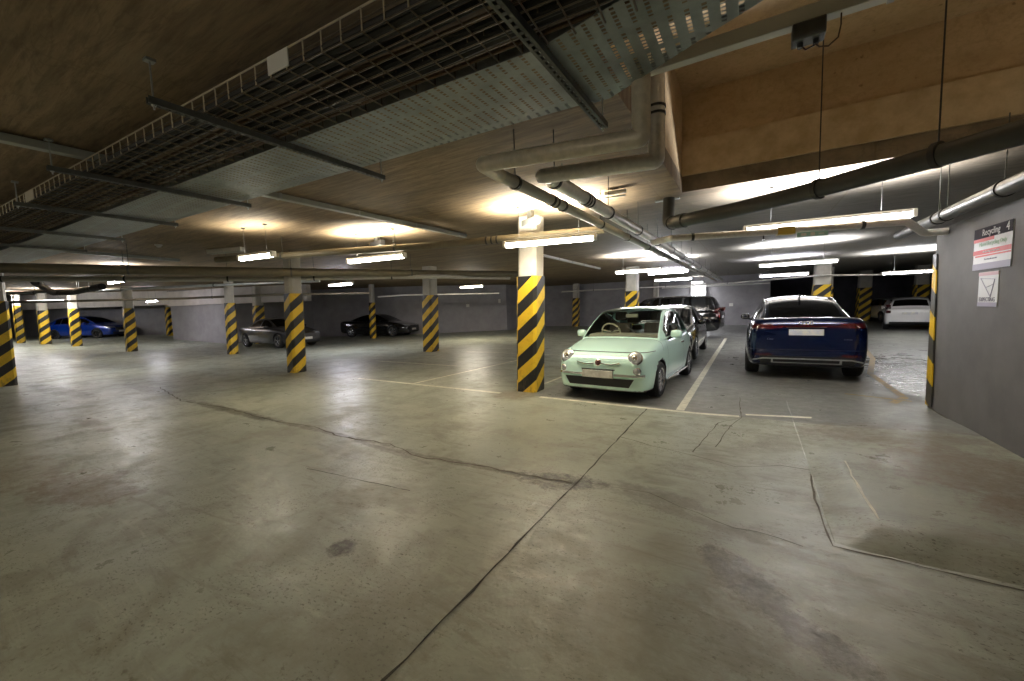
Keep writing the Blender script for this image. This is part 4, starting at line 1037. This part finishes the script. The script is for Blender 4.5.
# --- dark blue coupe SUV seen from behind
def d_blue(t, patch, disc, hit, top, side):
    RED = TAIL
    patch('tail_light_bar', 0, 0, 0, 0, -1, RED, off=.008, shape=lambda u, v: ((u-.5)*1.70, 1.02+.03*v - .012*abs(u-.5)))
    for sd in (-1, 1):
        patch('tail_light', 0, 0, 0, 0, -1, RED, off=.012, shape=lambda u, v: (sd*(.50+.385*u), 1.005-.01*u+(.075+.02*u)*v), th=.02)
        patch('rear_reflector', sd*.52, sd*.80, .485, .515, -1, RED, off=.010)
    patch('light_bar_trim', -.30, .30, 1.012, 1.026, -1, CHROME, off=.016)
    yy, _ = hit(0, .92, -1)
    MB().box((0, yy+.014, .925), (.52, .012, .11), bev=.003).build('number_plate', PLATEY, t)
    MB().box((0, yy+.004, .925), (.54, .02, .125), bev=.01).build('plate_recess', BLACKP, t)
    # four interlocking rings
    y4, _ = hit(0, 1.09, -1); b = MB()
    for k in range(4):
        c = Vector(((k-1.5)*.052, y4+.014, 1.098)); b.tube([c+Vector((.032*math.cos(a), 0, .032*math.sin(a))) for a in [2*PI*j/20 for j in range(20)]], .0045, 6, closed=True)
    b.build('ring_emblem', CHROME, t, smooth=True)
    for x, s_ in ((.55, .12), (-.60, .20)):
        yq, _ = hit(x, .80, -1); o = text('S line' if x > 0 else 'e-tron', .045, (x, yq+.014, .80), t, CHROME, name='model_lettering'); o.rotation_euler = (PI/2, 0, PI)
    patch('lower_valance', 0, 0, 0, 0, -1, BLACKP, off=.006, shape=lambda u, v: ((u-.5)*1.62, 0.26+.22*v))
    patch('diffuser_trim', 0, 0, 0, 0, -1, GALV, off=.02, shape=lambda u, v: ((u-.5)*1.66, .415+.024*v - (.10*max(0, abs(u-.5)-.40)*4 if abs(u-.5) > .40 else 0)), nx=30)
    patch('diffuser_trim', 0, 0, 0, 0, -1, GALV, off=.024, shape=lambda u, v: ((u-.5)*1.05, .34+.016*v))
    for sd in (-1, 1): patch('diffuser_fin', sd*.50, sd*.53, .34, .43, -1, GALV, off=.024, nx=2)
    # spoiler lip and shark fin
    b = MB(); rows = []
    for j in range(2):
        rows.append([((u/14-.5)*1.42, 2.02+.14*j-.10*abs(u/14-.5), 1.165+.018*j) for u in range(15)])
    b.grid(rows); bmesh.ops.solidify(b.bm, geom=b.bm.faces[:], thickness=.02); b.build('spoiler_lip', t.children[0].data.materials[0], t, smooth=True)
    b = MB(); b.prism([(-.02, .95), (.02, .95), (.012, 1.16), (-.012, 1.16)], 1.55, 1.60); c = [v for v in b.bm.verts if v.co.z > 1.58]
    for v in c: v.co.y = 1.12+(v.co.y-1.05)*.3; v.co.z = 1.645
    b.build('roof_aerial', BLACKP, t, smooth=True)
    for sd in (-1, 1):
        dn = []
        for k in range(14):
            y = -.95+3.0*k/13; p = side(y, .985, sd); dn.append((p.x+sd*.006, p.y, p.z))
        MB().tube(dn, .009, 6).build('window_trim', CHROME, t, smooth=True)
    seats(t, (-.1,), .60, INTER, back=.50)
NAVY = paint('deep_blue_paint', (.003, .010, .052), .16, .5)
car(dict(name='blue_coupe_suv', label='dark blue coupe SUV parked nose in, seen from behind, centre right', loc=(.86, 11.45, 0), rot=PI, W=1.935, paint=NAVY, wheel_r=.37, tyre_w=.26, yf=-1.50, yr=1.43, belt=1.03, sill=.38,
    stations=[(-2.42, .35, .75, .70), (-2.36, .26, .88, .82), (-2.1, .22, .98, .92), (-1.5, .22, 1.04, .965), (-.9, .23, 1.07, .96), (0, .24, 1.08, .955), (.9, .24, 1.10, .96), (1.4, .24, 1.15, .967), (1.9, .25, 1.18, .955), (2.2, .26, 1.185, .92), (2.36, .30, 1.16, .875), (2.43, .40, 1.09, .81), (2.45, .50, .98, .72)],
    gh=[(-1.15, 1.08, 1.05, .78, .82, 1.04), (-.75, 1.36, 1.31, .70, .87, 1.06), (-.35, 1.56, 1.50, .64, .88, 1.065), (.0, 1.612, 1.555, .62, .88, 1.07), (.5, 1.610, 1.55, .61, .88, 1.075), (1.0, 1.545, 1.485, .59, .865, 1.09), (1.5, 1.40, 1.345, .60, .82, 1.11), (1.9, 1.235, 1.20, .63, .74, 1.13), (2.08, 1.155, 1.135, .66, .70, 1.125)],
    wind=(-1.08, -.40), rear=(.78, 1.98), windows=[(-.85, .02), (.10, .92), (.98, 1.45)], gaps=[-.85, .06, .98], bump_z=.58, boot_z=.60, boot_y=2.1, hood_y=-1.15, hood_z=.95,
    mirror=(-.62, 1.13), spokes=5, details=d_blue))

# --- generic detail callbacks for the other cars
def d_generic(front=True, plate=PLATE, grille=(.9, .45, .70), lamp_z=.70, lamp_w=.42, rear_z=.85, tall_tail=False, rail=False, seatm=INTER, tail=TAIL, hw=.86):
    def f(t, patch, disc, hit, top, side):
        for sd in (-1, 1):
            patch('headlight', 0, 0, 0, 0, 1, HEAD, off=.010, shape=lambda u, v: (sd*(hw-lamp_w+lamp_w*u)*.93, lamp_z-.055+.02*u+(.10)*v))
            if tall_tail: patch('tail_light', 0, 0, 0, 0, -1, tail, off=.012, shape=lambda u, v: (sd*(hw-.20+.17*u), rear_z-.15+.38*v))
            else: patch('tail_light', 0, 0, 0, 0, -1, tail, off=.012, shape=lambda u, v: (sd*(hw-.36+.32*u), rear_z-.06+.15*v))
            b = MB(); b.box((sd*(hw+.055), .35, rear_z-.02), (.03, .18, .028), bev=.008); b.build('door_handle', t.children[0].data.materials[0], t)
        patch('grille', 0, 0, 0, 0, 1, BLACKP, off=.008, shape=lambda u, v: ((u-.5)*grille[0], grille[1]+(grille[2]-grille[1])*v))
        patch('grille_trim', 0, 0, 0, 0, 1, CHROME, off=.014, shape=lambda u, v: ((u-.5)*grille[0], grille[2]-.02+.03*v))
        patch('lower_intake', 0, 0, 0, 0, 1, BLACKP, off=.008, shape=lambda u, v: ((u-.5)*1.25, .27+.12*v))
        y, _ = hit(0, grille[1]-.02, 1); MB().box((0, y-.02, grille[1]-.02), (.50, .012, .11), bev=.003).build('number_plate', PLATE, t)
        y, _ = hit(0, rear_z-.16, -1); MB().box((0, y+.016, rear_z-.16), (.50, .012, .11), bev=.003).build('number_plate', PLATEY, t)
        patch('rear_valance', 0, 0, 0, 0, -1, BLACKP, off=.006, shape=lambda u, v: ((u-.5)*1.3, .28+.10*v))
        if rail:
            for sd in (-1, 1):
                pts = [(sd*.66, -.7+2.6*k/8, top(-.7+2.6*k/8, .95).z+.04) for k in range(9)]; MB().tube(pts, .015, 6).build('roof_rail', CHROME, t, smooth=True)
    return f
def saloon(k=1.0, L=4.75, W=1.82, H=1.43):
    h = H/1.43; a = L/4.75; w_ = W/2
    return dict(W=W, wheel_r=.335, tyre_w=.22, yf=-1.42*a, yr=1.46*a, belt=.93*h, sill=.30,
        stations=[(-2.36*a, .34, .60, .62*w_/.91), (-2.31*a, .24, .70, .74*w_/.91), (-2.1*a, .19, .77, .84*w_/.91), (-1.5*a, .18, .87*h, .90*w_/.91), (-.95*a, .19, .95*h, w_), (0, .20, .97*h, w_), (.9*a, .20, .99*h, w_), (1.45*a, .20, 1.01*h, .905*w_/.91), (1.9*a, .22, 1.02*h, .87*w_/.91), (2.2*a, .26, 1.0*h, .81*w_/.91), (2.33*a, .34, .92, .72*w_/.91), (2.37*a, .45, .82, .64*w_/.91)],
        gh=[(-1.15*a, .96*h, .93*h, .70, .76, .92*h), (-.75*a, 1.17*h, 1.13*h, .64, .81, .95*h), (-.30*a, 1.37*h, 1.32*h, .57, .82, .955*h), (.1*a, 1.43*h, 1.375*h, .55, .82, .96*h), (.6*a, 1.40*h, 1.35*h, .54, .81, .965*h), (1.05*a, 1.30*h, 1.25*h, .54, .78, .97*h), (1.5*a, 1.13*h, 1.10*h, .57, .72, .98*h), (1.78*a, 1.015*h, 1.0*h, .60, .66, .98*h)],
        wind=(-1.05*a, -.32*a), rear=(1.05*a, 1.66*a), windows=[(-.80*a, .08*a), (.16*a, 1.0*a), (1.05*a, 1.35*a)], gaps=[-.85*a, .12*a, 1.0*a], hood_y=-1.15*a, hood_z=.73, bump_z=.56, mirror=(-.66*a, .98*h))
def hatch(L=4.0, W=1.74, H=1.46):
    h = H/1.46; a = L/4.0; w_ = W/2
    return dict(W=W, wheel_r=.31, tyre_w=.20, yf=-1.25*a, yr=1.28*a, belt=.92*h, sill=.30,
        stations=[(-2.0*a, .34, .60, .62*w_/.87), (-1.95*a, .24, .70, .72*w_/.87), (-1.8*a, .19, .79, .80*w_/.87), (-1.3*a, .18, .90*h, .855*w_/.87), (-.85*a, .18, .95*h, w_), (0, .19, .96*h, w_), (.9*a, .19, .98*h, w_), (1.4*a, .20, .99*h, .86*w_/.87), (1.75*a, .23, .98*h, .82*w_/.87), (1.93*a, .30, .93*h, .76*w_/.87), (1.99*a, .42, .84, .68*w_/.87)],
        gh=[(-1.08*a, .95*h, .93*h, .68, .74, .91*h), (-.7*a, 1.20*h, 1.16*h, .63, .78, .935*h), (-.3*a, 1.39*h, 1.34*h, .58, .79, .94*h), (.1*a, 1.46*h, 1.41*h, .565, .79, .945*h), (.7*a, 1.455*h, 1.40*h, .56, .785, .95*h), (1.3*a, 1.38*h, 1.33*h, .55, .765, .955*h), (1.6*a, 1.22*h, 1.18*h, .58, .73, .96*h), (1.86*a, .98*h, .96*h, .64, .68, .955*h)],
        wind=(-1.0*a, -.32*a), rear=(1.38*a, 1.76*a), windows=[(-.74*a, .12*a), (.20*a, .92*a), (.98*a, 1.30*a)], gaps=[-.78*a, .16*a, .95*a], hood_y=-1.08*a, hood_z=.74, bump_z=.55, mirror=(-.60*a, .98*h))
def suv(L=5.0, W=2.0, H=1.84):
    w_ = W/2
    return dict(W=W, wheel_r=.38, tyre_w=.27, yf=-1.55, yr=1.38, belt=1.16, sill=.42,
        stations=[(-2.45, .42, .85, .78), (-2.40, .32, 1.0, .88), (-2.2, .28, 1.10, .95), (-1.5, .28, 1.17, .99), (-1.0, .29, 1.20, w_), (0, .30, 1.20, w_), (1.0, .30, 1.20, w_), (1.9, .30, 1.20, .985), (2.25, .34, 1.18, .94), (2.40, .42, 1.12, .88), (2.44, .55, 1.02, .80)],
        gh=[(-1.35, 1.19, 1.16, .82, .88, 1.15), (-1.0, 1.48, 1.43, .76, .92, 1.165), (-.65, 1.74, 1.69, .71, .93, 1.17), (-.3, 1.82, 1.77, .70, .93, 1.17), (.6, 1.84, 1.79, .70, .93, 1.17), (1.5, 1.81, 1.76, .69, .92, 1.17), (2.0, 1.76, 1.71, .68, .90, 1.17), (2.17, 1.55, 1.50, .73, .88, 1.16), (2.30, 1.20, 1.18, .80, .84, 1.15)],
        wind=(-1.28, -.68), rear=(2.04, 2.24), windows=[(-1.0, .02), (.10, .98), (1.06, 1.88)], gaps=[-1.02, .06, 1.02], hood_y=-1.35, hood_z=1.02, bump_z=.72, mirror=(-.85, 1.24))
BLK = paint('black_paint', (.006, .006, .007), .14, .2); BLK2 = paint('dark_grey_paint', (.010, .0105, .012), .2, .4); GREYP = paint('graphite_grey_paint', (.045, .045, .048), .28, .3)
BLUEP = paint('bright_blue_paint', (.004, .035, .28), .22, .3); WHT = paint('white_car_paint', (.78, .78, .78), .25, 0); SIL = paint('pale_silver_paint', (.50, .52, .52), .3, .4)
def place(base, **k): base.update(k); return car(base)
place(hatch(4.0, 1.75, 1.47), name='dark_hatchback', label='dark grey hatchback parked close behind the mint hatchback, facing the camera', loc=(-2.12, 12.85, 0), rot=0, paint=BLK2, details=d_generic())
place(suv(), name='black_suv', label='large black SUV parked sideways behind the dark hatchback, tail to the right', loc=(-3.5, 19.2, 0), rot=-PI/2-.06, paint=BLK, details=d_generic(grille=(1.1, .72, .96), lamp_z=.98, rear_z=1.05, tall_tail=True, hw=.93), rim=ALLOYD, spokes=5)
place(saloon(L=4.65, W=1.80, H=1.44), name='grey_saloon', label='graphite grey saloon on the left with its nose behind the striped column', loc=(-20.25, 10.85, 0), rot=PI/2+.02, paint=GREYP, details=d_generic(), spokes=5)
place(saloon(L=4.9, W=1.88, H=1.44), name='black_saloon', label='glossy black saloon with bright alloy wheels parked along the back wall', loc=(-20.55, 17.4, 0), rot=PI/2+.28, paint=BLK, details=d_generic(plate=PLATE), spokes=7)
place(hatch(4.3, 1.8, 1.46), name='blue_hatchback', label='bright blue car at far left behind three striped columns', loc=(-37.6, 7.9, .42), rot=PI/2+.55, paint=BLUEP, details=d_generic(), rim=ALLOYD)
place(hatch(3.8, 1.72, 1.47), name='white_hatchback', label='white hatchback with red tail lights seen from behind, beside the corner guard', loc=(6.35, 25.6, 0), rot=PI-.24, paint=WHT, details=d_generic(tall_tail=True, rear_z=.92, hw=.80))
place(hatch(4.1, 1.75, 1.45), name='silver_hatchback', label='pale silver car half hidden to the left of the white hatchback', loc=(7.2, 33.2, 0), rot=PI+.2, paint=SIL, details=d_generic())
